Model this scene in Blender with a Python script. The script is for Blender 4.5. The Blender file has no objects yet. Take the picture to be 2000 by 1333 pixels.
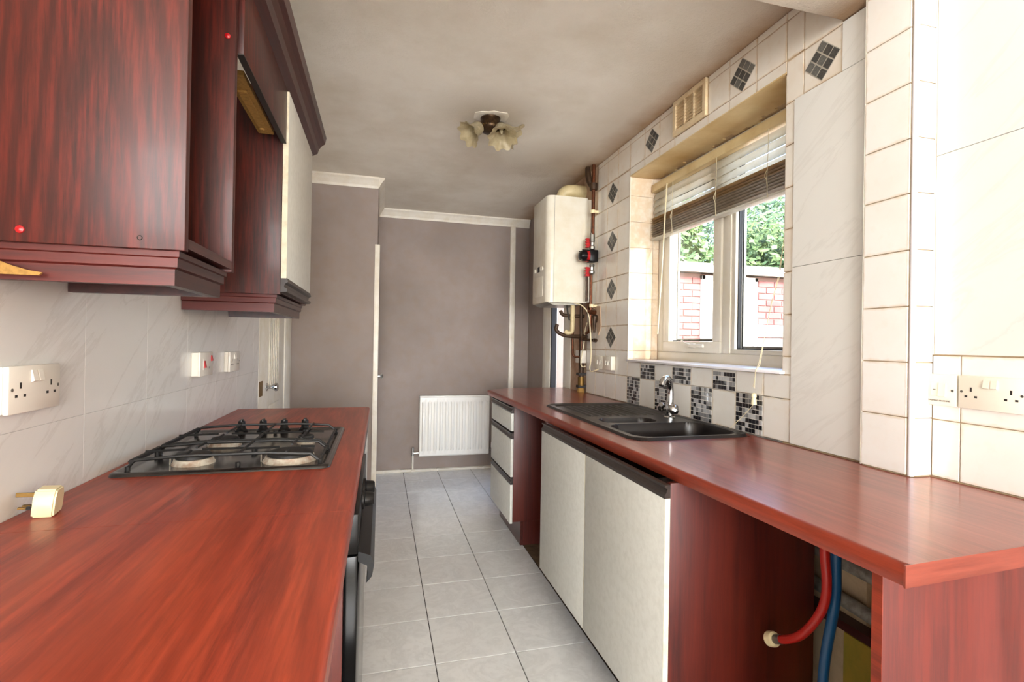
import bpy, bmesh, math, random
from mathutils import Vector, Matrix
random.seed(7)
PI = math.pi
scn = bpy.context.scene
COL = scn.collection

# ------------------------------------------------------------ camera
CAM_H = 1.26
YAW, PITCH, ROLL = map(math.radians, (14.715, 0.194, 0.934))
cam_d = bpy.data.cameras.new('camera')
cam = bpy.data.objects.new('camera', cam_d)
COL.objects.link(cam)
_fw = Vector((math.sin(YAW)*math.cos(PITCH), math.cos(YAW)*math.cos(PITCH), math.sin(PITCH)))
_r0 = Vector((math.cos(YAW), -math.sin(YAW), 0)); _u0 = _r0.cross(_fw)
_r = math.cos(ROLL)*_r0 + math.sin(ROLL)*_u0
_u = -math.sin(ROLL)*_r0 + math.cos(ROLL)*_u0
cam.matrix_world = Matrix(((_r.x, _u.x, -_fw.x, 0), (_r.y, _u.y, -_fw.y, 0), (_r.z, _u.z, -_fw.z, CAM_H), (0, 0, 0, 1)))
cam_d.sensor_width = 36; cam_d.lens = 975.9/2000*36
cam_d.clip_start = 0.02; cam_d.clip_end = 200
scn.camera = cam

# ------------------------------------------------------------ sky, sun, big lights, exposure
w = bpy.data.worlds.new('sky'); scn.world = w; w.use_nodes = True
nt = w.node_tree; nt.nodes.clear()
sky = nt.nodes.new('ShaderNodeTexSky'); sky.sky_type = 'NISHITA'; sky.sun_disc = False
sky.sun_elevation = math.radians(42); sky.sun_rotation = math.radians(188); sky.air_density = 1.0; sky.dust_density = 2.0
bg = nt.nodes.new('ShaderNodeBackground'); bg.inputs['Strength'].default_value = 0.55
wo = nt.nodes.new('ShaderNodeOutputWorld')
nt.links.new(sky.outputs[0], bg.inputs[0]); nt.links.new(bg.outputs[0], wo.inputs[0])
sun_d = bpy.data.lights.new('sun', 'SUN'); sun_d.energy = 2.6; sun_d.angle = math.radians(0.6); sun_d.color = (1, .95, .86)
sun = bpy.data.objects.new('sun', sun_d); COL.objects.link(sun)
sun.rotation_euler = Vector((-.25, 1, -.62)).to_track_quat('-Z', 'Y').to_euler()
def area(name, loc, direction, sx, sy, power, color):
    d = bpy.data.lights.new(name, 'AREA'); d.shape = 'RECTANGLE'; d.size = sx; d.size_y = sy; d.energy = power; d.color = color
    o = bpy.data.objects.new(name, d); COL.objects.link(o); o.location = loc
    o.rotation_euler = Vector(direction).to_track_quat('-Z', 'Y').to_euler(); return o
area('window_light_front', (.1, -5.05, 1.45), (.04, 1, .16), 3.2, 1.9, 215, (.97, .985, 1))
area('window_light_side', (-3.1, -2.2, 1.45), (1, .55, .15), 2.4, 1.7, 22, (.97, .985, 1))
scn.view_settings.view_transform = 'Standard'; scn.view_settings.look = 'None'
scn.view_settings.gamma = 1; scn.view_settings.use_curve_mapping = False
scn.view_settings.exposure = 1.40
scn.cycles.use_denoising = True
scn.cycles.max_bounces = 10; scn.cycles.diffuse_bounces = 6; scn.cycles.transparent_max_bounces = 16
scn.cycles.sample_clamp_indirect = 6.0

# ------------------------------------------------------------ materials
def lin(h):
    h = h.lstrip('#'); r = []
    for i in (0, 2, 4):
        c = int(h[i:i+2], 16)/255; r.append(c/12.92 if c <= .04045 else ((c+.055)/1.055)**2.4)
    return (*r, 1)
class M:
    def __init__(s, name, color='#808080', rough=.5, metal=0, coat=0, spec=.5):
        s.m = bpy.data.materials.new(name); s.m.use_nodes = True; s.nt = s.m.node_tree
        s.b = s.nt.nodes['Principled BSDF']
        s.b.inputs['Base Color'].default_value = lin(color); s.b.inputs['Roughness'].default_value = rough
        s.b.inputs['Metallic'].default_value = metal; s.b.inputs['Coat Weight'].default_value = coat
        s.b.inputs['Specular IOR Level'].default_value = spec
        s.b.inputs['Coat Roughness'].default_value = .12
        s._g = None
    def n(s, t, **k):
        x = s.nt.nodes.new(t)
        for a, v in k.items(): setattr(x, a, v)
        return x
    def l(s, a, b): s.nt.links.new(a, b)
    def coords(s, kind='world', scale=(1, 1, 1), rot=(0, 0, 0), loc=(0, 0, 0)):
        if kind == 'world': o = s.n('ShaderNodeNewGeometry').outputs['Position']
        else: o = s.n('ShaderNodeTexCoord').outputs['Object']
        mp = s.n('ShaderNodeMapping'); mp.inputs['Scale'].default_value = scale; mp.inputs['Rotation'].default_value = rot; mp.inputs['Location'].default_value = loc
        s.l(o, mp.inputs['Vector']); return mp.outputs[0]
    def noise(s, vec, scale, detail=4, rough=.55, dist=0):
        x = s.n('ShaderNodeTexNoise'); x.inputs['Scale'].default_value = scale; x.inputs['Detail'].default_value = detail
        x.inputs['Roughness'].default_value = rough; x.inputs['Distortion'].default_value = dist
        s.l(vec, x.inputs['Vector']); return x.outputs['Fac']
    def ramp(s, fac, stops):
        x = s.n('ShaderNodeValToRGB'); e = x.color_ramp.elements
        while len(e) < len(stops): e.new(.5)
        for i, (p, c) in enumerate(stops):
            e[i].position = p; e[i].color = lin(c) if isinstance(c, str) else (c, c, c, 1)
        s.l(fac, x.inputs[0]); return x.outputs[0]
    def mix(s, a, b, fac, mode='MIX'):
        x = s.n('ShaderNodeMix', data_type='RGBA', blend_type=mode)
        for sock, v in ((x.inputs[0], fac), (x.inputs[6], a), (x.inputs[7], b)):
            if hasattr(v, 'is_linked'): s.l(v, sock)
            elif isinstance(v, str): sock.default_value = lin(v)
            else: sock.default_value = v
        return x.outputs[2]
    def math(s, op, a, b=0.0, clamp=False):
        x = s.n('ShaderNodeMath', operation=op, use_clamp=clamp)
        for sock, v in ((x.inputs[0], a), (x.inputs[1], b)):
            if hasattr(v, 'is_linked'): s.l(v, sock)
            else: sock.default_value = v
        return x.outputs[0]
    def col(s, c): s.l(c, s.b.inputs['Base Color'])
    def bump(s, h, strength=.3, dist=.002):
        x = s.n('ShaderNodeBump'); x.inputs['Strength'].default_value = strength; x.inputs['Distance'].default_value = dist
        s.l(h, x.inputs['Height']); s.l(x.outputs[0], s.b.inputs['Normal'])
    def rnd(s): return s.n('ShaderNodeObjectInfo').outputs['Random']

def wood(name, axis, base, light, dark, streak=.5, rough=.32, coat=.25, figure=0, fine=1, rings=6):
    """laminate wood, grain along axis"""
    k = {'X': (.06, 1, 1), 'Y': (1, .06, 1), 'Z': (1, 1, .06)}[axis]
    m = M(name, rough=rough, coat=coat)
    v = m.coords('world', k)
    n1 = m.noise(v, 55*fine, 6, .7); n2 = m.noise(v, 9, 3, .5, .6)
    c = m.mix(dark, base, m.ramp(n1, [(.38, 0.0), (.62, 1.0)]))
    c = m.mix(c, light, m.math('MULTIPLY', m.ramp(n2, [(.4, 0.0), (.75, 1.0)]), streak))
    if figure:
        wv = m.n('ShaderNodeTexWave', wave_type='RINGS', rings_direction='SPHERICAL')
        wv.inputs['Scale'].default_value = rings; wv.inputs['Distortion'].default_value = 5
        wv.inputs['Detail'].default_value = 3; wv.inputs['Detail Scale'].default_value = 1.6
        sc, lc = {'Y': ((1, .09, 1), (.30, .02, -.93)), 'X': ((.09, 1, 1), (0, 0, 0)), 'Z': ((1, 1, .075), (.47, -1.0, -.04))}[axis]
        m.l(m.coords('world', sc, (0, 0, 0), lc), wv.inputs['Vector'])
        c = m.mix(c, dark, m.math('MULTIPLY', m.ramp(wv.outputs['Fac'], [(.35, 0.0), (.95, 1.0)]), figure))
        c = m.mix(c, dark, m.math('MULTIPLY', m.ramp(m.noise(v, 130, 3, .6), [(.45, 0.0), (.7, 1.0)]), figure*.6))
    m.col(c); m.bump(n1, .12, .0006)
    return m.m
def plain(name, color, rough=.5, metal=0, coat=0, speck=None, amt=.3, scale=30, bump=0):
    m = M(name, color, rough, metal, coat)
    if speck:
        f = m.ramp(m.noise(m.coords(), scale, 5, .65), [(.42, 0.0), (.7, 1.0)])
        m.col(m.mix(color, speck, m.math('MULTIPLY', f, amt)))
        if bump: m.bump(m.noise(m.coords(), scale*2, 4), bump, .002)
    return m.m

MT = {}
MT['worktop'] = wood('worktop_laminate', 'Y', '#a84028', '#bd5736', '#782818', .5, .42, .15, .4, 1.5)
MT['worktop_edge'] = wood('worktop_edge_laminate', 'Y', '#9a3a24', '#ae4e30', '#6e2616', .5, .4, .1, .2, .7)
MT['worktop_right'] = wood('worktop_right_laminate', 'Y', '#944131', '#a55443', '#762e21', .5, .3, .4, .2, 1.4)
MT['worktop_end'] = wood('worktop_end_laminate', 'X', '#884033', '#9a5142', '#62251c', .5, .3, .3, .15, .8)
MT['ash'] = wood('cabinet_dark_ash', 'Z', '#5b1d15', '#6c2719', '#2c110e', .4, .45, .06, .55, 2.2, 15)
MT['ash'].node_tree.nodes['Principled BSDF'].inputs['Specular IOR Level'].default_value = .36
MT['mahogany'] = wood('carcass_mahogany', 'Z', '#561a10', '#6c2416', '#38100c', .6, .45, .05, 0, .9)
MT['mahogany_y'] = wood('pelmet_mahogany', 'Y', '#50201a', '#602a20', '#341310', .5, .35, .2, 0)
MT['mahogany_x'] = wood('pelmet_side_mahogany', 'X', '#5e1d16', '#70281d', '#3e120f', .5, .45, .05, 0)
MT['cornice'] = wood('cornice_mahogany', 'Y', '#401c18', '#50241d', '#2a100e', .5, .4, .15, 0)
MT['end_panel'] = wood('end_panel_mahogany', 'Z', '#703029', '#803d37', '#582a27', .6, .4, .25, .05, 1)
MT['chipboard'] = plain('chipboard', '#a9803f', .8, speck='#6d4f22', amt=.6, scale=120)
MT['door_white'] = plain('door_mottled_cream', '#dddcd4', .42, speck='#c9c7bd', amt=.55, scale=38)
MT['door_edge'] = plain('door_edge_cream', '#e3dcc4', .45, speck='#a57f52', amt=.35, scale=25)
MT['rail'] = plain('handle_rail_brown', '#352c29', .38, speck='#55483f', amt=.3, scale=60)
MT['black_gloss'] = plain('black_enamel', '#0e0d0d', .32)
MT['hob_enamel'] = plain('hob_enamel', '#181413', .2, coat=.3, speck='#3a2c22', amt=.4, scale=14)
MT['oven_glass'] = plain('oven_glass_black', '#0b0b0b', .14)
MT['black'] = plain('black_plastic', '#161414', .35)
for k_ in ('black_gloss', 'oven_glass', 'black'): MT[k_].node_tree.nodes['Principled BSDF'].inputs['Specular IOR Level'].default_value = .22
MT['cast'] = plain('cast_iron', '#131211', .55, speck='#2b2724', amt=.4, scale=50)
MT['burner_ring'] = plain('burner_aluminium', '#b8b1a2', .55, .1, speck='#7a4d28', amt=.8, scale=34)
MT['chrome'] = plain('chrome', '#c9c9c9', .09, 1)
MT['steel'] = plain('dull_steel', '#9a9890', .35, .9, speck='#5b564c', amt=.4)
MT['brass'] = plain('brass', '#7d6030', .5, .7)
MT['copper'] = plain('aged_copper', '#6b3b20', .42, .6, speck='#2e2019', amt=.7, scale=45)
MT['copper_dark'] = plain('tarnished_copper', '#4a3523', .5, .4, speck='#241a14', amt=.7, scale=45)
MT['socket'] = plain('socket_plastic', '#e9e4d8', .3)
MT['socket_aged'] = plain('socket_plastic_aged', '#e9e3d4', .3)
MT['slot'] = plain('slot_dark', '#2b2622', .6)
MT['red'] = plain('red_plastic', '#b3131a', .35)
MT['plug'] = plain('plug_plastic_cream', '#ecdfb4', .35, speck='#c9a878', amt=.25)
MT['upvc'] = plain('upvc_white', '#eae5d8', .3, speck='#d8caa6', amt=.35, scale=6)
MT['white_paint'] = plain('white_paint', '#ece6da', .4, speck='#cfbf9d', amt=.45, scale=9)
MT['sill'] = plain('sill_white', '#f0eef2', .3)
MT['gasket'] = plain('window_gasket', '#1d1f24', .5)
MT['radiator'] = plain('radiator_enamel', '#f1efe9', .28)
MT['boiler'] = plain('boiler_casing', '#e6e0d0', .25, speck='#cbb88c', amt=.35, scale=6)
MT['flue'] = plain('flue_plastic', '#d9c89b', .45, speck='#a98f57', amt=.4, scale=18)
MT['insulation'] = plain('cord_cream', '#e6d9b5', .5)
MT['blind'] = plain('blind_slat_white', '#ebe8de', .35, speck='#cfc09a', amt=.3, scale=12)
MT['blind_old'] = plain('blind_slat_stained', '#e6cfa8', .45, speck='#b89468', amt=.5, scale=20)
MT['headrail'] = plain('headrail_stained', '#e6d2a2', .4, speck='#bf9a58', amt=.6, scale=5)
MT['vent'] = plain('vent_plastic_stained', '#e4d0ab', .5, speck='#c9a470', amt=.5, scale=14)
MT['sink'] = plain('sink_composite', '#181312', .3, speck='#2b2322', amt=.4, scale=150)
MT['grout'] = plain('tile_grout', '#d0b795', .85, speck='#9d7d58', amt=.5, scale=14)
MT['grout_white'] = plain('mosaic_grout', '#e2ded4', .8)
MT['grout_floor'] = plain('floor_grout', '#2f2b28', .9)
MT['chip_dark'] = plain('mosaic_chip_black', '#26252a', .12, coat=.5)
MT['chip_mid'] = plain('mosaic_chip_grey', '#8b8b8c', .12, coat=.5)
MT['chip_light'] = plain('mosaic_chip_pale', '#bcbcbd', .12, coat=.5)
MT['slate'] = plain('inlay_slate', '#3a3937', .35, speck='#77746c', amt=.6, scale=260)
MT['slate_light'] = plain('inlay_slate_light', '#5f5e5a', .35, speck='#8c8980', amt=.6, scale=260)
MT['inlay_grout'] = plain('inlay_grout', '#b9b2a4', .6)
MT['hose_red'] = plain('red_rubber', '#a81d14', .35)
MT['hose_blue'] = plain('blue_rubber', '#12466e', .35)
MT['waste'] = plain('waste_pipe_grey', '#a39e93', .45, speck='#4c443c', amt=.75, scale=25)
MT['yellow'] = plain('yellow_stained_board', '#a98e33', .85, speck='#6f7a2c', amt=.6, scale=10, bump=.4)
MT['screed'] = plain('bare_screed', '#6b543c', .95, speck='#2f2418', amt=.8, scale=22, bump=.6)
MT['bronze'] = plain('lamp_bronze', '#3b2a1c', .35, .7, speck='#6e5433', amt=.5, scale=60)
MT['soil'] = plain('yard_paving', '#9c9284', .9, speck='#8b8070', amt=.5, scale=3)
MT['outdoor_white'] = plain('outdoor_white_paint', '#f2efe9', .6)
MT['felt'] = plain('roof_edge_grey', '#8f897f', .85, speck='#7d7467', amt=.5, scale=8)
MT['brick'] = None

def translucent(m, amt):
    t = m.node_tree; b = t.nodes['Principled BSDF']; o = t.nodes['Material Output']
    tr = t.nodes.new('ShaderNodeBsdfTranslucent'); x = t.nodes.new('ShaderNodeMixShader'); x.inputs[0].default_value = amt
    if b.inputs['Base Color'].is_linked: t.links.new(b.inputs['Base Color'].links[0].from_socket, tr.inputs[0])
    t.links.new(b.outputs[0], x.inputs[1]); t.links.new(tr.outputs[0], x.inputs[2]); t.links.new(x.outputs[0], o.inputs[0])
translucent(MT['blind'], .35)
MT['blind_stack'] = plain('blind_slat_dusty', '#e9dfd0', .4, speck='#cbb594', amt=.4, scale=12)
def brick_mat():
    m = M('painted_brick', rough=.85); n = m.noise(m.coords(), 3, 5)
    c = m.mix('#8d5654', '#9f6a66', m.rnd()); c = m.mix(c, '#a88784', m.math('MULTIPLY', m.ramp(n, [(.45, 0.0), (.7, 1.0)]), .5))
    m.col(c); m.bump(m.noise(m.coords(), 60), .4); return m.m
MT['brick'] = brick_mat()
MT['mortar'] = plain('brick_mortar', '#8a706a', .9)

def tile_mat(name, base, stain, amt, rough=.14):
    m = M(name, rough=rough, coat=.3)
    v = m.coords()
    n = m.noise(v, 3.2, 4); n2 = m.noise(v, 26, 4)
    c = m.mix(base, stain, m.math('MULTIPLY', m.ramp(n, [(.38, 0.0), (.68, 1.0)]), amt))
    c = m.mix(c, stain, m.math('MULTIPLY', m.ramp(n2, [(.55, 0.0), (.8, 1.0)]), amt*.6))
    c = m.mix(c, '#ffffff', m.math('MULTIPLY', m.rnd(), .10))
    # grime creeping in from the joints
    tc = m.n('ShaderNodeTexCoord').outputs['Generated']; sp = m.n('ShaderNodeSeparateXYZ'); m.l(tc, sp.inputs[0])
    e = None
    for ax in ('Y', 'Z'):
        d = m.math('ABSOLUTE', m.math('SUBTRACT', sp.outputs[ax], .5))
        e = d if e is None else m.math('MAXIMUM', e, d)
    g = m.math('ADD', e, m.math('MULTIPLY', m.math('SUBTRACT', n2, .5), .10))
    c = m.mix(c, stain, m.math('MULTIPLY', m.ramp(g, [(.455, 0.0), (.505, 1.0)]), .6))
    m.col(c); return m.m
MT['tile'] = tile_mat('wall_tile_cream', '#f0ebe1', '#cdae84', .34)
MT['tile_low'] = tile_mat('wall_tile_white', '#f0eee8', '#d3bd9a', .2)
MT['tile_pillar'] = tile_mat('wall_tile_pillar', '#f4f2ee', '#dfcaae', .2)
MT['tile_reveal'] = tile_mat('wall_tile_reveal', '#f4f0e6', '#d8b480', .22)

def marble(name, base, vein, rough=.18, amt=.5, lean=38):
    m = M(name, rough=rough, coat=.25)
    v = m.coords('world', (1, 1, 1), (math.radians(lean), 0, 0))
    v2 = m.n('ShaderNodeMapping'); v2.inputs['Scale'].default_value = (1, .9, 5.5); m.l(v, v2.inputs[0])
    n = m.noise(v2.outputs[0], 1.5, 7, .62, .5)
    f = m.ramp(n, [(.46, 0.0), (.5, 1.0), (.515, .15), (.62, 0.0)])
    c = m.mix(base, vein, m.math('MULTIPLY', f, amt))
    c = m.mix(c, vein, m.math('MULTIPLY', m.ramp(m.noise(v2.outputs[0], .7, 3), [(.5, 0.0), (.8, 1.0)]), amt*.35))
    m.col(c); return m.m
MT['marble'] = marble('marble_panel', '#e6e5e0', '#bdb9b1', .16, .18)
MT['marble_left'] = marble('marble_panel_left', '#e6e5e2', '#bab4ad', .2, .26, -38)

def floor_mat():
    m = M('floor_tile_grey', rough=.2, coat=.2)
    n = m.noise(m.coords(), 7, 6, .65, 1.2); n2 = m.noise(m.coords(), 45, 4)
    c = m.mix('#f1f3f4', '#d9dbdc', m.math('MULTIPLY', m.ramp(n, [(.42, 0.0), (.56, 1.0), (.62, .2)]), .55))
    c = m.mix(c, '#c4c3c2', m.math('MULTIPLY', m.ramp(n2, [(.5, 0.0), (.8, 1.0)]), .3))
    c = m.mix(c, '#dedddb', m.math('MULTIPLY', m.rnd(), .35)); m.col(c); return m.m
MT['floor_tile'] = floor_mat()

def plaster():
    m = M('brown_wall_paint', rough=.7); n = m.noise(m.coords(), 1.3, 5, .6); n2 = m.noise(m.coords(), 10, 5, .6)
    c = m.mix('#8c7f78', '#9f928c', m.ramp(n, [(.35, 0.0), (.7, 1.0)]))
    c = m.mix(c, '#947b66', m.math('MULTIPLY', m.ramp(n2, [(.45, 0.0), (.75, 1.0)]), .3))
    m.col(c); m.bump(m.noise(m.coords(), 40, 3), .15); return m.m
MT['brown'] = plaster()
MT['bare_wall'] = plain('stained_plaster', '#c9ae93', .8, speck='#8a5f42', amt=.7, scale=7, bump=.3)
MT['dirty_wall'] = plain('dirty_plaster', '#a39c98', .9, speck='#3a2c20', amt=.8, scale=13, bump=.5)
MT['wall_plain'] = plain('plain_wall', '#e6e3dc', .8)

def ceil_mat():
    m = M('ceiling_artex', rough=.85); p = m.n('ShaderNodeNewGeometry').outputs['Position']; sp = m.n('ShaderNodeSeparateXYZ'); m.l(p, sp.inputs[0])
    n = m.noise(m.coords(), 2.2, 5, .6)
    c = m.mix('#f4efe4', '#e4dccd', m.ramp(n, [(.4, 0.0), (.7, 1.0)]))
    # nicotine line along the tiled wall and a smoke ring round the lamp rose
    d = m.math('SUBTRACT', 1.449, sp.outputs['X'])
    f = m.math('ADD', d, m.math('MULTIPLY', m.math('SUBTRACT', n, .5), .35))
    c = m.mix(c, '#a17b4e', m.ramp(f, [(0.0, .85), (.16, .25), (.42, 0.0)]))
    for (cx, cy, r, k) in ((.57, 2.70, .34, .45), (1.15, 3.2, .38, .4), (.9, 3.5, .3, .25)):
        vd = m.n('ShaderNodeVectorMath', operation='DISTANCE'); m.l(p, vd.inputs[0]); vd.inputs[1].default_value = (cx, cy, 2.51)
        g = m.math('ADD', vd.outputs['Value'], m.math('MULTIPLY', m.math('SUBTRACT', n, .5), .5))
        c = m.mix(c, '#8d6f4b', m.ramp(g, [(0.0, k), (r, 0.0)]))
    m.col(c); m.bump(m.noise(m.coords(), 95, 3, .6), .55, .006); return m.m
MT['ceiling'] = ceil_mat()
def soffit_mat():
    m = M('soffit_stained', rough=.45); n = m.noise(m.coords(), 4, 5); c = m.mix('#e6d0a0', '#c09a5c', m.ramp(n, [(.35, 0.0), (.75, 1.0)])); m.col(c); return m.m
MT['soffit'] = soffit_mat()

def glass_mat(name, tint=(1, 1, 1, 1)):
    m = bpy.data.materials.new(name); m.use_nodes = True; t = m.node_tree; t.nodes.clear()
    a = t.nodes.new('ShaderNodeBsdfTransparent'); a.inputs[0].default_value = tint
    g = t.nodes.new('ShaderNodeBsdfGlossy'); g.inputs['Roughness'].default_value = .02
    ge = t.nodes.new('ShaderNodeNewGeometry'); dt = t.nodes.new('ShaderNodeVectorMath'); dt.operation = 'DOT_PRODUCT'
    t.links.new(ge.outputs['Incoming'], dt.inputs[0]); t.links.new(ge.outputs['Normal'], dt.inputs[1])
    def mt(op, p, q):
        k = t.nodes.new('ShaderNodeMath'); k.operation = op
        for i, v in enumerate((p, q)):
            if hasattr(v, 'is_linked'): t.links.new(v, k.inputs[i])
            else: k.inputs[i].default_value = v
        return k.outputs[0]
    f = mt('ADD', mt('MULTIPLY', mt('POWER', mt('SUBTRACT', 1.0, mt('ABSOLUTE', dt.outputs['Value'], 0.0)), 5.0), .92), .04)
    x = t.nodes.new('ShaderNodeMixShader'); o = t.nodes.new('ShaderNodeOutputMaterial')
    t.links.new(f, x.inputs[0]); t.links.new(a.outputs[0], x.inputs[1]); t.links.new(g.outputs[0], x.inputs[2]); t.links.new(x.outputs[0], o.inputs[0])
    return m
MT['glass'] = glass_mat('window_glass')
def shade_mat():
    m = M('frosted_shade', '#dccb98', .4); m.b.inputs['Transmission Weight'].default_value = .35
    m.b.inputs['Subsurface Weight'].default_value = .2; m.b.inputs['Subsurface Radius'].default_value = (.02, .02, .01)
    n = m.noise(m.coords(), 60, 3); m.col(m.mix('#e0d6b8', '#b8a578', n)); return m.m
MT['shade'] = shade_mat()
def leaf_mat(name, a, b):
    m = M(name, rough=.6); m.b.inputs['Transmission Weight'].default_value = 0
    n = m.noise(m.coords(), 1.6, 3); c = m.mix(a, b, m.ramp(n, [(.35, 0.0), (.65, 1.0)])); m.col(c); return m.m
MT['leaf'] = leaf_mat('leaf_green', '#57784a', '#849c66')
MT['leaf2'] = leaf_mat('leaf_dark_green', '#45614a', '#6b8658')
MT['bark'] = plain('bark', '#4a3a2c', .9)

# ------------------------------------------------------------ geometry helpers
WL = {}   # world location of objects
class MB:
    def __init__(s): s.bm = bmesh.new(); s.mi = 0
    def _fin(s, vs):
        for f in {f for v in vs for f in v.link_faces}: f.material_index = s.mi
    def box(s, x0, x1, y0, y1, z0, z1, bevel=0, seg=2):
        r = bmesh.ops.create_cube(s.bm, size=1); vs = r['verts']
        for v in vs: v.co = Vector(((x0+x1)/2+v.co.x*(x1-x0), (y0+y1)/2+v.co.y*(y1-y0), (z0+z1)/2+v.co.z*(z1-z0)))
        fs = {f for v in vs for f in v.link_faces}
        for f in fs: f.material_index = s.mi
        if bevel:
            es = list({e for v in vs for e in v.link_edges})
            bmesh.ops.bevel(s.bm, geom=es, offset=bevel, segments=seg, affect='EDGES', profile=.5, material=s.mi)
        return s
    def prism(s, pts, axis, a, b):
        """pts 2D in the two other axes (cyclic order XYZ without axis)"""
        def P(p, t): return {'X': (t, p[0], p[1]), 'Y': (p[0], t, p[1]), 'Z': (p[0], p[1], t)}[axis]
        A = [s.bm.verts.new(P(p, a)) for p in pts]; B = [s.bm.verts.new(P(p, b)) for p in pts]; n = len(pts)
        fs = [s.bm.faces.new(A), s.bm.faces.new(B[::-1])]
        for i in range(n): fs.append(s.bm.faces.new((A[i], B[i], B[(i+1) % n], A[(i+1) % n])))
        for f in fs: f.material_index = s.mi
        bmesh.ops.recalc_face_normals(s.bm, faces=fs); return s
    def cyl(s, p, q, r, r2=None, n=16, caps=True):
        p, q = Vector(p), Vector(q); r2 = r if r2 is None else r2
        d = (q-p).normalized(); a = d.orthogonal().normalized(); b = d.cross(a)
        A = []; B = []
        for i in range(n):
            t = 2*PI*i/n; o = a*math.cos(t)+b*math.sin(t)
            A.append(s.bm.verts.new(p+o*r)); B.append(s.bm.verts.new(q+o*r2))
        fs = [s.bm.faces.new((A[i], A[(i+1) % n], B[(i+1) % n], B[i])) for i in range(n)]
        if caps: fs += [s.bm.faces.new(A[::-1]), s.bm.faces.new(B)]
        for f in fs: f.material_index = s.mi
        return s
    def tube(s, pts, r, n=10, smooth=0):
        pts = [Vector(p) for p in pts]
        for _ in range(smooth):
            q = [pts[0]]
            for i in range(len(pts)-1): q += [pts[i]*.75+pts[i+1]*.25, pts[i]*.25+pts[i+1]*.75]
            pts = q+[pts[-1]]
        rings = []; up = None
        for i, p in enumerate(pts):
            d = (pts[min(i+1, len(pts)-1)]-pts[max(i-1, 0)]).normalized()
            if up is None: up = d.orthogonal().normalized()
            up = (up-d*up.dot(d)).normalized(); b = d.cross(up)
            rr = r[min(i, len(r)-1)] if isinstance(r, (list, tuple)) else r
            rings.append([s.bm.verts.new(p+(up*math.cos(2*PI*k/n)+b*math.sin(2*PI*k/n))*rr) for k in range(n)])
        fs = []
        for A, B in zip(rings, rings[1:]):
            fs += [s.bm.faces.new((A[k], A[(k+1) % n], B[(k+1) % n], B[k])) for k in range(n)]
        fs += [s.bm.faces.new(rings[0][::-1]), s.bm.faces.new(rings[-1])]
        for f in fs: f.material_index = s.mi
        return s
    def lathe(s, c, d, prof, n=24, wob=None, cap=False):
        """prof: (distance along d, radius)"""
        c = Vector(c); d = Vector(d).normalized(); a = d.orthogonal().normalized(); b = d.cross(a); R = []
        for j, (t, r) in enumerate(prof):
            R.append([])
            for i in range(n):
                th = 2*PI*i/n; rr = r; tt = t
                if wob: rr, tt = wob(j, th, r, t)
                R[-1].append(s.bm.verts.new(c+d*tt+(a*math.cos(th)+b*math.sin(th))*rr))
        fs = []
        for A, B in zip(R, R[1:]): fs += [s.bm.faces.new((A[i], A[(i+1) % n], B[(i+1) % n], B[i])) for i in range(n)]
        if cap: fs += [s.bm.faces.new(R[0][::-1]), s.bm.faces.new(R[-1])]
        for f in fs: f.material_index = s.mi
        return s
    def build(s, name, mats, parent=None, smooth=False, origin=None):
        bmesh.ops.recalc_face_normals(s.bm, faces=s.bm.faces)
        vs = s.bm.verts
        lo = Vector([min(v.co[i] for v in vs) for i in range(3)]); hi = Vector([max(v.co[i] for v in vs) for i in range(3)])
        c = Vector(origin) if origin is not None else ((lo+hi)/2 if parent else Vector(((lo.x+hi.x)/2, (lo.y+hi.y)/2, lo.z)))
        for v in vs: v.co -= c
        me = bpy.data.meshes.new(name); s.bm.to_mesh(me); s.bm.free()
        for m in (mats if isinstance(mats, (list, tuple)) else [mats]): me.materials.append(MT[m] if isinstance(m, str) else m)
        if smooth:
            for p in me.polygons: p.use_smooth = True
            me.set_sharp_from_angle(angle=math.radians(38))
        o = bpy.data.objects.new(name, me); COL.objects.link(o)
        if parent: o.parent = parent; o.location = c-WL[parent.name]
        else: o.location = c
        WL[o.name] = c.copy(); return o
def B(name, mat, parent, x0, x1, y0, y1, z0, z1, bevel=0, seg=2):
    return MB().box(x0, x1, y0, y1, z0, z1, bevel, seg).build(name, mat, parent, smooth=bevel > 0)
def tag(o, label=None, cat=None, group=None, kind=None):
    if label: o['label'] = label
    if cat: o['category'] = cat
    if group: o['group'] = group
    if kind: o['kind'] = kind
    return o
def thing(name, label, cat, loc, group=None):
    o = bpy.data.objects.new(name, None); COL.objects.link(o); o.location = loc; WL[o.name] = Vector(loc); o.empty_display_size = .05
    return tag(o, label, cat, group)
def struct(o): o['kind'] = 'structure'; return o
_mc = {}
def piece(name, mat, parent, x0, x1, y0, y1, z0, z1, bevel=.0015):
    """tile-like piece; alike pieces share one mesh"""
    d = (round(x1-x0, 4), round(y1-y0, 4), round(z1-z0, 4)); key = (name, mat, d)
    c = Vector(((x0+x1)/2, (y0+y1)/2, (z0+z1)/2))
    if key not in _mc:
        o = MB().box(-d[0]/2, d[0]/2, -d[1]/2, d[1]/2, -d[2]/2, d[2]/2, bevel, 1).build(name, mat, None, smooth=False, origin=(0, 0, 0)); _mc[key] = o.data
    else: o = bpy.data.objects.new(name, _mc[key]); COL.objects.link(o)
    o.parent = parent; o.location = c-WL[parent.name]; WL[o.name] = c; return o

WX = 1.449      # face of the tiles on the right wall
CZ = 2.51       # ceiling
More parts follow.
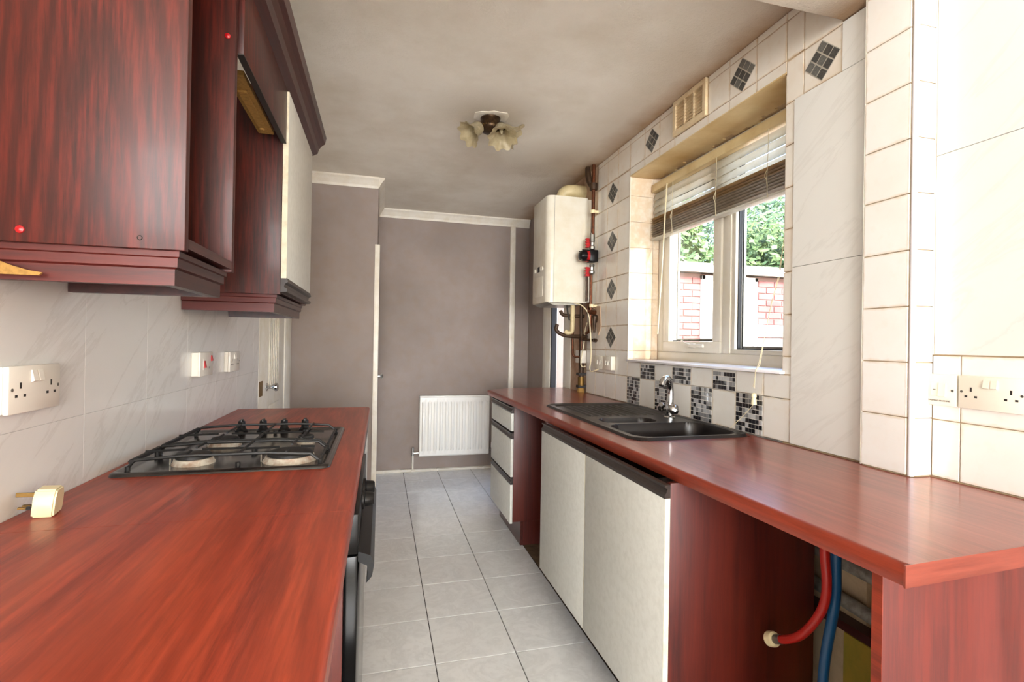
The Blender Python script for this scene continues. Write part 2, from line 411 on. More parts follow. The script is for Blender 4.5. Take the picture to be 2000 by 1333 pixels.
# ============================================================ THE SETTING
fl = struct(B('floor', 'grout_floor', None, -.9, 2.0, -.62, 5.1, -.12, -.007))
sc_ = B('screed', 'screed', fl, .885, 1.47, .3, 3.02, -.007, -.001)
P_ = .3255
ys = [1.961+P_*k for k in range(-5, 11)]
xs = [.228+P_*k for k in range(-3, 5)]
for i in range(len(xs)-1):
    for j in range(len(ys)-1):
        x0, x1, y0, y1 = xs[i], xs[i+1], ys[j], ys[j+1]
        x0 = max(x0, -.645); y1 = min(y1, 4.9)
        if y1-y0 < .03 or x1-x0 < .03: continue
        if y0 > 4.0-.2 and x1 < -.03: continue
        if y1 > 4.0 and x0 < -.03: x0 = -.03
        if x1-x0 < .03: continue
        lim = .885 if y0 < 3.02 else 1.445
        x1 = min(x1, lim)
        if x1-x0 < .03: continue
        piece('floor_tile', 'floor_tile', fl, x0+.0018, x1-.0018, y0+.0018, y1-.0018, -.007, 0.0, .001)

struct(B('ceiling', 'ceiling', None, -.9, 1.75, 1.305, 5.1, CZ, CZ+.12))
struct(B('ceiling_beam', 'ceiling', None, -.9, 1.75, .95, 1.305, 2.33, CZ+.12, .004))
struct(B('ceiling_near', 'wall_plain', None, -3.3, 1.75, -5.4, .95, CZ, CZ+.12))

# right wall, in masonry pieces round the openings, tiles as parts
wr = thing('wall_right', None, None, (WX, 2.0, 0)); wr['kind'] = 'structure'
XB = WX+.006
B('masonry', 'grout', wr, XB, 1.72, 1.206, 1.545, 0, CZ)
B('masonry', 'dirty_wall', wr, XB, 1.72, 1.545, 2.755, 0, 1.150)
B('masonry', 'grout', wr, XB, 1.72, 1.545, 2.755, 2.286, CZ)
B('masonry', 'bare_wall', wr, XB, 1.72, 2.755, 3.70, 0, CZ)
B('masonry', 'brown', wr, XB, 1.72, 3.70, 4.41, 2.06, CZ)
B('masonry', 'brown', wr, XB, 1.72, 4.41, 4.95, 0, CZ)
B('masonry', 'grout', wr, 1.502, 1.72, 1.055, 1.206, 0, CZ)
B('masonry', 'grout', wr, 1.502, 1.72, -5.2, 1.055, .86, CZ)
B('masonry', 'dirty_wall', wr, 1.502, 1.72, -5.2, 1.055, 0, .86)
B('pillar_core', 'grout', wr, 1.431, 1.502, 1.063, 1.206, .86, CZ)
Z = [.907, 1.068, 1.223, 1.380, 1.538, 1.697, 1.851, 2.008, 2.165, 2.325]
YL = [2.755, 2.912, 3.062, 3.22, 3.378, 3.536]
G = .0011
def wt(mat, y0, y1, z0, z1, x=WX, th=.006): return piece('wall_tile', mat, wr, x, x+th, min(y0, y1)+G, max(y0, y1)-G, z0+G, z1-G)
def inlay(yc, zc, ry=.073, rz=.070):
    b = MB(); b.mi = 0
    b.prism([(yc-ry, zc), (yc, zc-rz), (yc+ry, zc), (yc, zc+rz)], 'X', WX-.0012, WX+.001)
    for i in range(3):
        for j in range(3):
            b.mi = 1 if random.random() < .6 else 2
            q = []
            for (u, v) in ((i+.07, j+.07), (i+.93, j+.07), (i+.93, j+.93), (i+.07, j+.93)):
                u = u/3; v = v/3; q.append((yc+ry*(u-v), zc+rz*(u+v-1)))
            b.prism(q, 'X', WX-.0022, WX-.001)
    return b.build('diamond_inlay', ['inlay_grout', 'slate', 'slate_light'], wr)
for i in range(5):
    for j in range(9):
        if i >= 3 and (Z[j] > 2.1 or (i == 4)): continue
        wt('tile' if j > 1 else 'tile_low', YL[i], YL[i+1], Z[j], Z[j+1])
for zc in (2.247, 1.931, 1.618, 1.304): inlay(2.985, zc)
# band over the window: narrow cut tiles, full tiles, cut sliver under the ceiling
TY = [1.31, 1.466, 1.545, 1.70, 1.863, 2.01, 2.282, 2.424, 2.582, 2.755, 2.912, 3.062, 3.22]
for a, b_ in zip(TY, TY[1:]):
    if abs(a-2.01) < .001: continue
    if a >= 1.5: wt('tile', a, b_, 2.33, 2.478)
    elif a < 1.4: wt('tile', a, b_, 2.325, 2.478)
    else: wt('tile', a, b_, 2.33, 2.478)
    wt('tile', a, b_, 2.478, CZ-.001)
for a, b_ in ((1.545, 1.70), (1.70, 1.863), (1.863, 2.01), (2.01, 2.282), (2.282, 2.424), (2.424, 2.582), (2.582, 2.755)):
    wt('tile', a, b_, 2.283, 2.33)
inlay(2.503, 2.403); inlay(1.782, 2.400, .078, .072)
# right of the window
for j in range(2, 8): wt('tile', 1.503, 1.545, Z[j] if j > 2 else 1.225, Z[j+1])
wt('tile', 1.466, 1.545, 2.165, 2.325); wt('tile', 1.31, 1.466, 2.168, 2.325); inlay(1.388, 2.246, .072, .070)
# marble effect sheets between window and pillar
def sheet(mat, y0, y1, z0, z1, x=WX-.004): return piece('marble_panel', mat, wr, x, x+.010, y0+.0007, y1-.0007, z0+.0007, z1-.0007, .001)
sheet('marble', 1.209, 1.503, .909, 1.551); sheet('marble', 1.209, 1.503, 1.551, 2.166)
sheet('marble', 1.209, 1.309, 2.166, 2.328)
# below the window: plain tiles and mosaic tiles in a chequer
YB = [2.755, 2.597, 2.437, 2.271, 2.110, 1.948, 1.796, 1.639, 1.503]
def mosaic(y0, y1, z0, z1, rows, single=True):
    t = B('mosaic_tile', 'grout_white', wr, WX+.0005, XB, y1+G, y0-G, z0+G, z1-G)
    nb = 8; dy = (y0-y1-2*G-.004)/nb; dz = .1565/8
    if not single: b = MB()
    for i in range(nb):
        for j in range(rows):
            ya = y1+G+.002+i*dy; za = z0+G+.002+j*dz; r = random.random(); k = 0 if r < .45 else (1 if r < .72 else 2)
            zt = min(za+dz-.0026, z1-.002)
            if single: piece('mosaic_chip', ('chip_dark', 'chip_mid', 'chip_light')[k], t, WX-.001, WX+.001, ya+.0013, ya+dy-.0013, za, zt, 0)
            else: b.mi = k; b.box(WX-.001, WX+.001, ya+.0013, ya+dy-.0013, za, zt)
    if not single: tag(b.build('mosaic_chips', ['chip_dark', 'chip_mid', 'chip_light'], t), kind='stuff')
for i in range(8):
    if i % 2 == 0 and i < 8: mosaic(YB[i], YB[i+1], .909, 1.068, 8) if i < 7 else None
    else: wt('tile_low', YB[i], YB[i+1], .909, 1.068)
    if i in (1, 3, 5): mosaic(YB[i], YB[i+1], 1.068, 1.158, 4, i == 5)
    else: wt('tile_low', YB[i], YB[i+1], 1.068, 1.158)
wt('tile_low', 1.503, 1.545, 1.158, 1.225)
# reveal and soffit of the window opening
for j in range(1, 9):
    z0 = max(Z[j], 1.172); z1 = min(Z[j+1], 2.278)
    if j == 1: z0 = 1.172
    piece('wall_tile', 'tile_reveal', wr, WX+.002, 1.606, 2.752, 2.758, z0+G, z1-G, .0008)
    piece('wall_tile', 'tile_reveal', wr, 1.609, 1.648, 2.752, 2.758, z0+G, z1-G, .0008)
    piece('wall_tile', 'tile_reveal', wr, WX+.002, 1.60, 1.542, 1.548, z0+G, z1-G, .0008)
B('reveal_edge', 'white_paint', wr, WX-.001, WX+.004, 2.750, 2.756, 1.172, 2.282)
sf = MB()
N = 40
for i in range(N):   # soffit, its back edge crumbled away from the frame
    ya = 1.545+1.21*i/N; yb = ya+1.21/N; e = 1.632+.014*math.sin(i*1.7)+.012*math.sin(i*.6)
    sf.box(WX-.001, e, ya, yb, 2.280, 2.287)
sf.build('soffit', 'soffit', wr)
# pillar: one column of tiles on its face, narrow cut tiles on its return, a round edge trim
Zp = [.907, 1.068, 1.223, 1.380, 1.538, 1.697, 1.851, 2.008, 2.165, 2.325, CZ]
for j in range(10):
    wt('tile_pillar', 1.070, 1.207, Zp[j], min(Zp[j+1], CZ), 1.424, .007)
    piece('wall_tile', 'tile_pillar', wr, 1.434, 1.497, 1.055, 1.063, Zp[j]+G, Zp[j+1]-G, .001)
MB().cyl((1.431, 1.062, .907), (1.431, 1.062, CZ), .0075, n=12).build('edge_trim', 'sill', wr, smooth=True)
MB().box(1.424, 1.449, 1.2072, 1.2085, .907, CZ).build('edge_trim', 'white_paint', wr)
# near stretch of wall
NX = 1.496
for a, b_ in ((.984, 1.055), (.826, .984), (.668, .826), (.510, .668)):
    wt('tile_pillar', a, b_, .907, 1.066, NX); wt('tile_pillar', a, b_, 1.066, 1.244, NX)
sheet('marble', .60, 1.050, 1.246, 1.80, NX-.003); sheet('marble', .60, 1.050, 1.80, 2.33, NX-.003)
sheet('marble', -.2, .60, 1.246, 1.80, NX-.003); sheet('marble', -.2, .60, 1.80, 2.33, NX-.003)
B('edge_trim', 'white_paint', wr, NX-.003, NX+.002, 1.050, 1.0545, 1.246, 2.33)
# scribed timber bead behind the worktop
# left wall with its marble effect sheets
wl = thing('wall_left', None, None, (-.64, 1.5, 0)); wl['kind'] = 'structure'
B('masonry', 'wall_plain', wl, -.85, -.645, -.3, 2.985, 0, CZ)
B('masonry', 'wall_plain', wl, -.85, -.668, 2.985, 4.0, 0, CZ)
yy = [-.3, .10, .405, .71, 1.015, 1.325, 1.632, 1.938, 2.244, 2.55, 2.857, 2.975]
for a, b_ in zip(yy, yy[1:]):
    piece('marble_panel', 'marble_left', wl, -.645, -.6395, a+.0004, b_-.0004, .86, 1.0836, .0004)
    piece('marble_panel', 'marble_left', wl, -.645, -.6395, a+.0004, b_-.0004, 1.084, 1.70, .0004)
B('edge_trim', 'white_paint', wl, -.668, -.638, 2.975, 2.985, 0, 1.98)
# return wall on the left, beyond the side door
wp = thing('wall_partition', None, None, (-.3, 4.0, 0)); wp['kind'] = 'structure'
B('plaster_face', 'brown', wp, -.668, -.035, 4.0, 4.95, 0, CZ)
struct(B('wall_back', 'brown', None, -.035, 1.455, 4.9, 5.05, 0, CZ))
# room behind the camera
struct(B('wall_front', 'wall_plain', None, -3.3, 1.72, -5.35, -5.2, 0, CZ))
struct(B('wall_side', 'wall_plain', None, -3.4, -3.25, -5.2, -.3, 0, CZ))
struct(B('wall_return', 'wall_plain', None, -3.3, -.85, -.3, -.15, 0, CZ))
struct(B('floor_near', 'floor_tile', None, -3.3, 1.5, -5.2, -.62, -.12, -.003))

# coving and battens
def coving(name, pts, flip=1):
    b = MB()
    for (p, q, nrm) in pts:
        p, q, nrm = Vector(p), Vector(q), Vector(nrm)
        prof = [(0, 0), (0, -.078), (.006, -.078), (.012, -.06), (.032, -.028), (.046, -.012), (.046, 0)]
        A = [b.bm.verts.new(p+nrm*u+Vector((0, 0, v))) for u, v in prof]; Bv = [b.bm.verts.new(q+nrm*u+Vector((0, 0, v))) for u, v in prof]
        n = len(prof); b.bm.faces.new(A); b.bm.faces.new(Bv[::-1])
        for i in range(n): b.bm.faces.new((A[i], A[(i+1) % n], Bv[(i+1) % n], Bv[i]))
    return struct(b.build(name, 'white_paint', None))
coving('trim_1', [((-.645, 4.0, CZ), (-.06, 4.0, CZ), (0, -1, 0))])
coving('trim_2', [((-.0595, 4.0, CZ), (-.035, 4.0, CZ), (0, -1, 0)), ((-.035, 3.96, CZ), (-.035, 4.9, CZ), (1, 0, 0))])
coving('trim_3', [((-.035, 4.9, CZ), (1.449, 4.9, CZ), (0, -1, 0))])
struct(B('trim_4', 'white_paint', None, 1.250, 1.302, 4.872, 4.9, 0, 2.432, .003))
struct(B('trim_5', 'white_paint', None, -.055, -.018, 3.985, 4.075, 0, 2.0, .003))
struct(B('baseboard_back', 'white_paint', None, -.03, 1.449, 4.885, 4.9, 0, .028, .002))

# ---------------- window_1
wn = thing('window_1', None, None, (1.665, 2.15, 1.165)); wn['kind'] = 'structure'
FX0, FX1 = 1.650, 1.715
B('frame', 'upvc', wn, FX0, FX1, 1.545, 2.752, 1.165, 1.222, .004)
B('frame', 'upvc', wn, FX0, FX1, 1.545, 2.752, 2.215, 2.282, .004)
B('frame', 'upvc', wn, FX0, FX1, 2.690, 2.752, 1.222, 2.215, .004)
B('frame', 'upvc', wn, FX0, FX1, 1.545, 1.607, 1.222, 2.215, .004)
B('mullion', 'upvc', wn, FX0-.003, FX1, 2.090, 2.150, 1.222, 2.215, .006)
def ring(name, mat, par, x0, x1, y0, y1, z0, z1, t, bev=.003):
    b = MB()
    b.box(x0, x1, y0, y1, z0, z0+t, bev); b.box(x0, x1, y0, y1, z1-t, z1, bev)
    b.box(x0, x1, y0, y0+t, z0+t, z1-t, bev); b.box(x0, x1, y1-t, y1, z0+t, z1-t, bev)
    return b.build(name, mat, par, smooth=True)
sash = ring('sash', 'upvc', wn, FX0-.012, FX1-.01, 2.152, 2.672, 1.2225, 2.2145, .060)
ring('sash_gasket', 'gasket', sash, 1.670, 1.688, 2.204, 2.620, 1.284, 2.156, .006, 0)
B('sash_shadow_gap', 'gasket', wn, FX0+.004, FX1-.02, 2.673, 2.689, 1.226, 2.21)
ring('bead', 'upvc', wn, FX0+.006, FX1-.01, 1.607, 2.089, 1.223, 2.214, .022)
ring('bead_gasket', 'gasket', wn, 1.672, 1.688, 1.629, 2.067, 1.245, 2.192, .006, 0)
B('pane', 'glass', wn, 1.686, 1.690, 2.208, 2.616, 1.288, 2.152)
B('pane', 'glass', wn, 1.686, 1.690, 1.633, 2.063, 1.249, 2.188)
for (y0, y1, z0, z1, dk) in ((2.21, 2.614, 1.29, 2.15, 0), (1.635, 2.061, 1.251, 2.186, 0)):
    ring('spacer_bar', 'steel', wn, 1.692, 1.704, y0, y1, z0, z1, .010, 0)
hd = MB(); hd.box(1.620, 1.640, 2.345, 2.375, 1.245, 1.272, .004); hd.box(1.606, 1.622, 2.25, 2.375, 1.250, 1.268, .005)
hd.tube([(1.614, 2.36, 1.262), (1.606, 2.40, 1.275), (1.604, 2.43, 1.288)], [.006, .006, .004], 8, 1)
hd.build('window_handle', 'upvc', wn, smooth=True)
ws = struct(B('window_sill', 'sill', None, 1.428, 1.652, 1.534, 2.735, 1.159, 1.1715, .004))

# ---------------- doors
# cream side door in the left wall, reeded and panelled
d1 = thing('door_1', None, None, (-.655, 3.4, 0)); d1['kind'] = 'structure'
B('door_leaf', 'white_paint', d1, -.666, -.646, 2.99, 3.74, 0, 1.99, .002)
for k in range(6): B('fluting', 'white_paint', d1, -.646, -.640, 3.26+.052*k, 3.285+.052*k, .97, 1.93, .002)
B('raised_moulding', 'white_paint', d1, -.646, -.640, 3.26, 3.57, .2, .86, .004)
B('frame', 'white_paint', d1, -.668, -.640, 3.745, 3.99, 0, 2.06, .003)
B('latch_plate', 'brass', d1, -.646, -.6435, 3.02, 3.10, .935, 1.02)
MB().lathe((-.646, 3.21, .975), (1, 0, 0), [(0, .024), (.004, .024), (.008, .011), (.030, .010), (.036, .016), (.048, .025), (.058, .024), (.064, .014), (.065, 0.0005)], 20).build('door_knob', 'chrome', d1, smooth=True)
d2 = thing('door_2', None, None, (-.035, 4.45, 0)); d2['kind'] = 'structure'
B('door_leaf', 'white_paint', d2, -.0345, -.028, 4.08, 4.84, 0, 1.97)
MB().lathe((-.028, 4.13, .975), (1, 0, 0), [(0, .022), (.004, .022), (.008, .009), (.026, .009), (.034, .018), (.044, .021), (.052, .012), (.053, .0005)], 18).build('door_knob', 'chrome', d2, smooth=True)
# glazed back door beyond the boiler
d3 = thing('door_3', None, None, (1.49, 4.05, 0)); d3['kind'] = 'structure'
for (y0, y1) in ((3.702, 3.87), (4.20, 4.405)): B('stile', 'upvc', d3, 1.452, 1.52, y0, y1, 0, 2.05, .005)
B('frame', 'upvc', d3, 1.452, 1.52, 3.87, 4.20, 1.98, 2.05, .005); B('threshold', 'upvc', d3, 1.452, 1.52, 3.87, 4.20, 0, .12, .005)
B('gasket', 'gasket', d3, 1.456, 1.50, 4.165, 4.198, .12, 1.98)
B('pane', 'glass', d3, 1.484, 1.488, 3.872, 4.164, .12, 1.98)

# ============================================================ LEFT SIDE
# ---------------- upper cabinets on the left wall
FXC = -.335
def pelmet(parent, y0, y1, z, bottom=1.352):
    def prof(d, s):   # moulding steps; d outwards
        return [(0, z), (0, z-.010), (-.004, z-.012), (-.004, z-.028), (-.010, z-.031), (-.010, bottom), (-.030, bottom), (-.030, z)]
    xf = FXC-.012
    pr = prof(0, 0)
    def loft(A, Bq, mat):
        b = MB(); A = [b.bm.verts.new(p) for p in A]; Q = [b.bm.verts.new(p) for p in Bq]; n = len(A)
        b.bm.faces.new(A); b.bm.faces.new(Q[::-1])
        for i in range(n): b.bm.faces.new((A[i], Q[i], Q[(i+1) % n], A[(i+1) % n]))
        b.build('pelmet', mat, parent)
    ya, yb = y0+.012, y1-.012
    loft([(xf+u, ya-u, v) for u, v in pr], [(xf+u, yb+u, v) for u, v in pr], 'cornice')
    loft([(-.638, ya-u, v) for u, v in pr], [(xf+u, ya-u, v) for u, v in pr], 'mahogany_x')
    loft([(-.638, yb+u, v) for u, v in pr], [(xf+u, yb+u, v) for u, v in pr], 'cornice')
def carcass(label, y0, y1, group=None, near='ash'):
    t = thing('wall_cabinet', label, 'cabinet', (-.488, (y0+y1)/2, 1.352), group)
    B('side_panel', near, t, -.638, FXC, y0, y0+.018, 1.412, 2.118, .0012)
    B('side_panel', near, t, -.638, FXC, y1-.018, y1, 1.412, 2.118, .0012)
    B('back_panel', 'mahogany', t, -.638, -.632, y0+.018, y1-.018, 1.412, 2.118)
    B('bottom_shelf', 'mahogany_y', t, -.632, FXC, y0+.018, y1-.018, 1.418, 1.436)
    B('top_panel', 'mahogany_y', t, -.632, FXC, y0+.018, y1-.018, 2.100, 2.118)
    pelmet(t, y0, y1, 1.412)
    return t
c1 = carcass('dark red wall cabinet with its door missing, nearest the camera', .992, 1.296)
for (y, x, z) in ((.992, -.572, 1.432), (1.278, -.352, 1.955)):
    tag(MB().lathe((x, y, z), (0, -1, 0), [(0, .0065), (.002, .006), (.0035, .003), (.0038, .0003)], 14).build('screw_cap', 'red', c1, smooth=True), 'small red screw cap')
MB().lathe((-.403, .992, 1.430), (0, -1, 0), [(0, .0045), (.001, .004), (-.001, .002), (-.001, .0002)], 12).build('screw', 'slot', c1)
tag(MB().prism([(-.637, 1.378), (-.60, 1.380), (-.583, 1.373), (-.56, 1.366), (-.54, 1.363), (-.545, 1.358), (-.637, 1.358)], 'Y', .9905, .994).build('chipped_patch', 'chipboard', c1), 'bare patch where the laminate has chipped off')
c2 = carcass('wall cabinet with a mottled cream door, at the far end of the wall units', 1.850, 2.445, near='ash')
dr = B('door', 'door_white', c2, FXC+.001, FXC+.019, 1.853, 2.442, 1.468, 2.108, .002)
B('door_edging', 'door_edge', dr, FXC+.0015, FXC+.0185, 1.8515, 1.8535, 1.468, 2.108)
hr = MB(); hr.prism([(FXC, 1.469), (FXC+.020, 1.469), (FXC+.024, 1.455), (FXC+.014, 1.449), (FXC+.012, 1.438), (FXC+.022, 1.432), (FXC+.020, 1.422), (FXC, 1.420)], 'Y', 1.852, 2.443)
hr.build('handle_rail', 'rail', dr)
# extractor housing between the two cabinets: open fascia panel with a yellow fixing bracket behind
ex = thing('cooker_hood_housing', 'dark red fascia panel bridging the gap above the hob, hood removed', 'cooker hood', (-.34, 1.573, 1.93))
B('fascia', 'ash', ex, FXC-.004, FXC+.012, 1.299, 1.847, 1.930, 2.112, .001)
B('fascia_edge', 'slot', ex, FXC-.0042, FXC+.0122, 1.299, 1.847, 1.927, 1.930)
B('backing_board', 'mahogany', ex, -.638, -.630, 1.299, 1.847, 1.95, 2.112)
br = MB(); br.box(-.400, -.352, 1.42, 1.80, 1.935, 1.950, .002); br.box(-.388, -.365, 1.50, 1.78, 1.929, 1.936, .002); br.cyl((-.377, 1.74, 1.928), (-.377, 1.74, 1.922), .008)
tag(br.build('bracket', 'chipboard', ex), 'yellow fixing bracket')
tag(MB().prism([(-.332, 2.112), (-.327, 2.112), (-.300, 2.128), (-.293, 2.150), (-.281, 2.166), (-.268, 2.176), (-.262, 2.205), (-.290, 2.205), (-.332, 2.19)], 'Y', .9, 2.49).build('cornice_moulding', 'cornice', None),
    'long dark cornice moulding along the top of the wall cabinets', 'moulding')

# ---------------- left worktops
LT = .93
def worktop_profile(xf, xb, top, th=.038, r=.009):
    p = [(xb, top), (xf-r, top)]
    for k in range(1, 5): a = PI/2*k/4; p.append((xf-r+r*math.sin(a), top-r+r*math.cos(a)))
    for k in range(0, 5): a = PI/2*k/4; p.append((xf-.004+.004*math.cos(a), top-th+.004-.004*math.sin(a)))
    p.append((xb, top-th)); return p
def ltop(y0, y1, label):
    t = thing('worktop', label, 'worktop', (-.35, (y0+y1)/2, LT-.038))
    b = MB().prism(worktop_profile(-.048, -.637, LT), 'Y', y0, y1).build('slab', 'worktop', t, smooth=True)
    return t
ltop(-.29, 1.0155, 'orange-red wood effect worktop in the left foreground')
ltop(1.0165, 2.575, 'orange-red wood effect worktop holding the gas hob')
# base units under the left worktop
bu = thing('base_cabinet', 'dark red oven housing under the left worktop', 'cabinet', (-.34, 1.42, 0))
B('side_panel', 'mahogany', bu, -.62, -.068, 1.100, 1.118, 0, .890, .001)
B('side_panel', 'mahogany', bu, -.62, -.068, 1.722, 1.740, 0, .890, .001)
B('plinth', 'mahogany_y', bu, -.12, -.104, 1.118, 1.722, .0, .14)
bu2 = thing('base_cabinet', 'cream-doored base unit beyond the oven at the far end of the left worktop', 'cabinet', (-.34, 2.14, 0))
B('side_panel', 'mahogany', bu2, -.62, -.072, 1.742, 1.760, 0, .890); B('side_panel', 'mahogany', bu2, -.62, -.072, 2.532, 2.55, 0, .890, .001)
B('base_shelf', 'mahogany_y', bu2, -.62, -.072, 1.760, 2.532, .15, .168); B('plinth', 'mahogany_y', bu2, -.12, -.104, 1.742, 2.55, 0, .149)
for (a, b_) in ((1.745, 2.144), (2.148, 2.547)):
    d = B('door', 'door_white', bu2, -.071, -.054, a, b_, .15, .845, .0015); B('handle_rail', 'rail', d, -.071, -.050, a, b_, .846, .886, .002)
# built-under oven
ov = thing('oven', 'black built-under oven with glass door below the hob', 'oven', (-.3, 1.42, .15))
B('body', 'black', ov, -.58, -.070, 1.124, 1.716, .145, .884)
B('control_panel', 'black_gloss', ov, -.070, -.040, 1.121, 1.719, .800, .886, .002)
od = B('door', 'oven_glass', ov, -.070, -.040, 1.121, 1.719, .165, .796, .002)
hb = MB(); hb.prism([(-.040, .800), (-.014, .790), (-.006, .768), (-.010, .744), (-.022, .730), (-.019, .750), (-.021, .768), (-.040, .778)], 'Y', 1.135, 1.705)
hb.build('handle', 'black_gloss', od, smooth=True)
for y in (1.36, 1.47):
    MB().lathe((-.040, y, .845), (1, 0, 0), [(0, .026), (.006, .025), (.008, .019), (.026, .017), (.030, .014), (.031, .0005)], 20).build('knob', 'black', ov, smooth=True)

# ---------------- gas hob
hob = thing('gas_hob', 'black four burner gas hob with rusty burner rings', 'hob', (-.367, 1.655, LT))
hx0, hx1, hy0, hy1 = -.614, -.121, 1.357, 1.955
def rrect(x0, x1, y0, y1, r, n=5):
    p = []
    for (cx, cy, a0) in ((x1-r, y1-r, 0), (x0+r, y1-r, 90), (x0+r, y0+r, 180), (x1-r, y0+r, 270)):
        for k in range(n+1): a = math.radians(a0+90*k/n); p.append((cx+r*math.cos(a), cy+r*math.sin(a)))
    return p
b = MB(); L = []
for (ins, z, r) in ((0, LT+.0005, .022), (.002, LT+.006, .022), (.006, LT+.009, .020), (.013, LT+.009, .018), (.024, LT+.0035, .012), (.030, LT+.003, .01)):
    L.append([b.bm.verts.new((x, y, z)) for x, y in rrect(hx0+ins, hx1-ins, hy0+ins, hy1-ins, r)])
for A, C_ in zip(L, L[1:]):
    n = len(A)
    for i in range(n): b.bm.faces.new((A[i], A[(i+1) % n], C_[(i+1) % n], C_[i]))
b.bm.faces.new(L[-1]); b.bm.faces.new(L[0][::-1])
b.build('tray', 'hob_enamel', hob, smooth=True)
def burner(x, y, r):
    g = MB().lathe((x, y, LT+.003), (0, 0, 1), [(0, r*1.14), (.003, r*1.12), (.006, r*1.04), (.014, r), (.016, r*.8), (.016, .0005)], 30,
        wob=lambda j, th, rr, t: (rr*(1+.012*math.cos(30*th)) if j in (2, 3) else rr, t)).build('burner', 'burner_ring', hob, smooth=True)
    MB().lathe((x, y, LT+.017), (0, 0, 1), [(0, r*.88), (.001, r*.95), (.007, r*.95), (.011, r*.88), (.013, r*.6), (.0135, .0005)], 30).build('burner_cap', 'cast', g, smooth=True)
    MB().cyl((x-r*1.16, y-r*.2, LT+.003), (x-r*1.16, y-r*.2, LT+.024), .002, n=8).build('igniter', 'steel', g)
burner(-.466, 1.470, .044); burner(-.452, 1.690, .040); burner(-.232, 1.462, .060); burner(-.222, 1.690, .024)
kn = MB()
for x in (-.466, -.397, -.328, -.259):
    k = MB().lathe((x, 1.932, LT+.004), (0, 0, 1), [(0, .021), (.004, .021), (.007, .017), (.012, .0130), (.034, .0115), (.037, .010), (.0375, .0005)], 20).build('knob', 'black', hob, smooth=True)
    B('pointer', 'black', k, x-.004, x+.004, 1.918, 1.946, LT+.030, LT+.046, .0015)
def grid(y0, y1, cross):
    b = MB(); z = LT+.037; r = .0040; x0, x1 = -.585, -.150
    def bar(p, q, rr=r): b.tube([p, q], rr, 6)
    b.tube([(x0, y0, LT+.012), (x0+.02, y0, z), (x1-.03, y0, z), (x1, y0, LT+.012)], r, 6, 1)
    b.tube([(x0, y1, LT+.012), (x0+.02, y1, z), (x1-.03, y1, z), (x1, y1, LT+.012)], r, 6, 1)
    bar((x0+.006, y0, z-.010), (x0+.006, y1, z-.010), .006); bar((x1, y0, LT+.013), (x1, y1, LT+.013)); bar((-.345, y0, z), (-.345, y1, z))
    for (cx, cy, rr) in cross:
        for (dx, dy) in ((1, 0), (-1, 0), (0, 1), (0, -1)):
            p = Vector((cx+dx*rr*.45, cy+dy*rr*.45, z+.002))
            if dx: q = Vector((-.345 if (dx > 0) == (cx < -.345) else (x1-.02 if dx > 0 else x0+.01), cy, z))
            else: q = Vector((cx, y1 if dy > 0 else y0, z))
            b.tube([p, (p+q)/2, q], .0034, 6)
    for (x, y) in ((x0, y0), (x0, y1), (x1, y0), (x1, y1), (-.345, y0), (-.345, y1)): b.cyl((x, y, LT+.004), (x, y, LT+.016), .006, n=8)
    return b.build('pan_support', 'cast', hob, smooth=True)
grid(1.400, 1.565, ((-.466, 1.470, .044), (-.232, 1.462, .060)))
grid(1.585, 1.865, ((-.452, 1.690, .040), (-.222, 1.690, .024)))

# ---------------- sockets and switches
def socket_root(name, label, cat, loc, side, group=None):
    """local frame: x out of the wall, y along the wall, z up; side=+1 left wall, -1 right wall"""
    t = thing(name, label, cat, loc, group); t.rotation_euler = (0, 0, 0 if side > 0 else PI); return t
def lpart(name, mat, parent, mb, smooth=False):
    o = mb.build(name, mat, None, smooth, origin=(0, 0, 0)); o.parent = parent; o.location = (0, 0, 0); return o
def double_socket(label, loc, side, mat='socket', depth=.012, back=0, w=.146, kind='plain'):
    t = socket_root('wall_socket', label, 'socket', loc, side)
    if back: lpart('back_box', mat, t, MB().box(0, back, -w/2+.001, w/2-.001, -.042, .042, .002))
    x0 = back; x1 = back+depth
    lpart('face_plate', mat, t, MB().box(x0, x1, -w/2, w/2, -.043, .043, .003), True)
    if w > .1: centres = (-.043, .043); sw = (-.0085, .0085)
    else: centres = (-.008,); sw = (.012,)
    for s_ in sw: lpart('rocker_switch', mat, t, MB().prism([(x1-.001, .012), (x1+.001, .012), (x1+.006, .034) if 0 else (x1+.0055, .014), (x1+.0015, .034), (x1-.001, .034)], 'Y', s_-.0065, s_+.0065))
    for c_ in centres:
        lpart('pin_slot', 'slot', t, MB().box(x1-.001, x1+.0004, c_-.0022, c_+.0022, .002, .013))
        for d_ in (-.011, .011): lpart('pin_slot', 'slot', t, MB().box(x1-.001, x1+.0004, c_+d_-.0032, c_+d_+.0032, -.0135, -.0085))
    if w > .1:
        for s_ in (-.0645, .0645): lpart('screw', 'steel', t, MB().cyl((x1-.001, s_, .001), (x1+.0006, s_, .001), .0032, n=12))
    return t
double_socket('white double socket on the left wall above the loose plug', (-.6395, 1.134, 1.161), 1, depth=.010, back=.006)
t = socket_root('wall_switch', 'white cooker switch with two red switches on the left wall', 'switch', (-.6395, 2.036, 1.165), 1)
lpart('back_box', 'socket', t, MB().box(0, .022, -.062, .062, -.042, .042, .002))
lpart('face_plate', 'socket', t, MB().box(.022, .030, -.068, .068, -.043, .043, .003), True)
lpart('rocker_switch', 'red', t, MB().prism([(.029, -.014), (.036, -.013), (.032, .012), (.029, .012)], 'Y', -.032, -.016))
lpart('rocker_switch', 'red', t, MB().prism([(.029, .008), (.036, .010), (.032, .030), (.029, .030)], 'Y', .046, .056))
lpart('rocker_surround', 'socket', t, MB().box(.029, .0312, -.038, -.010, -.020, .018))
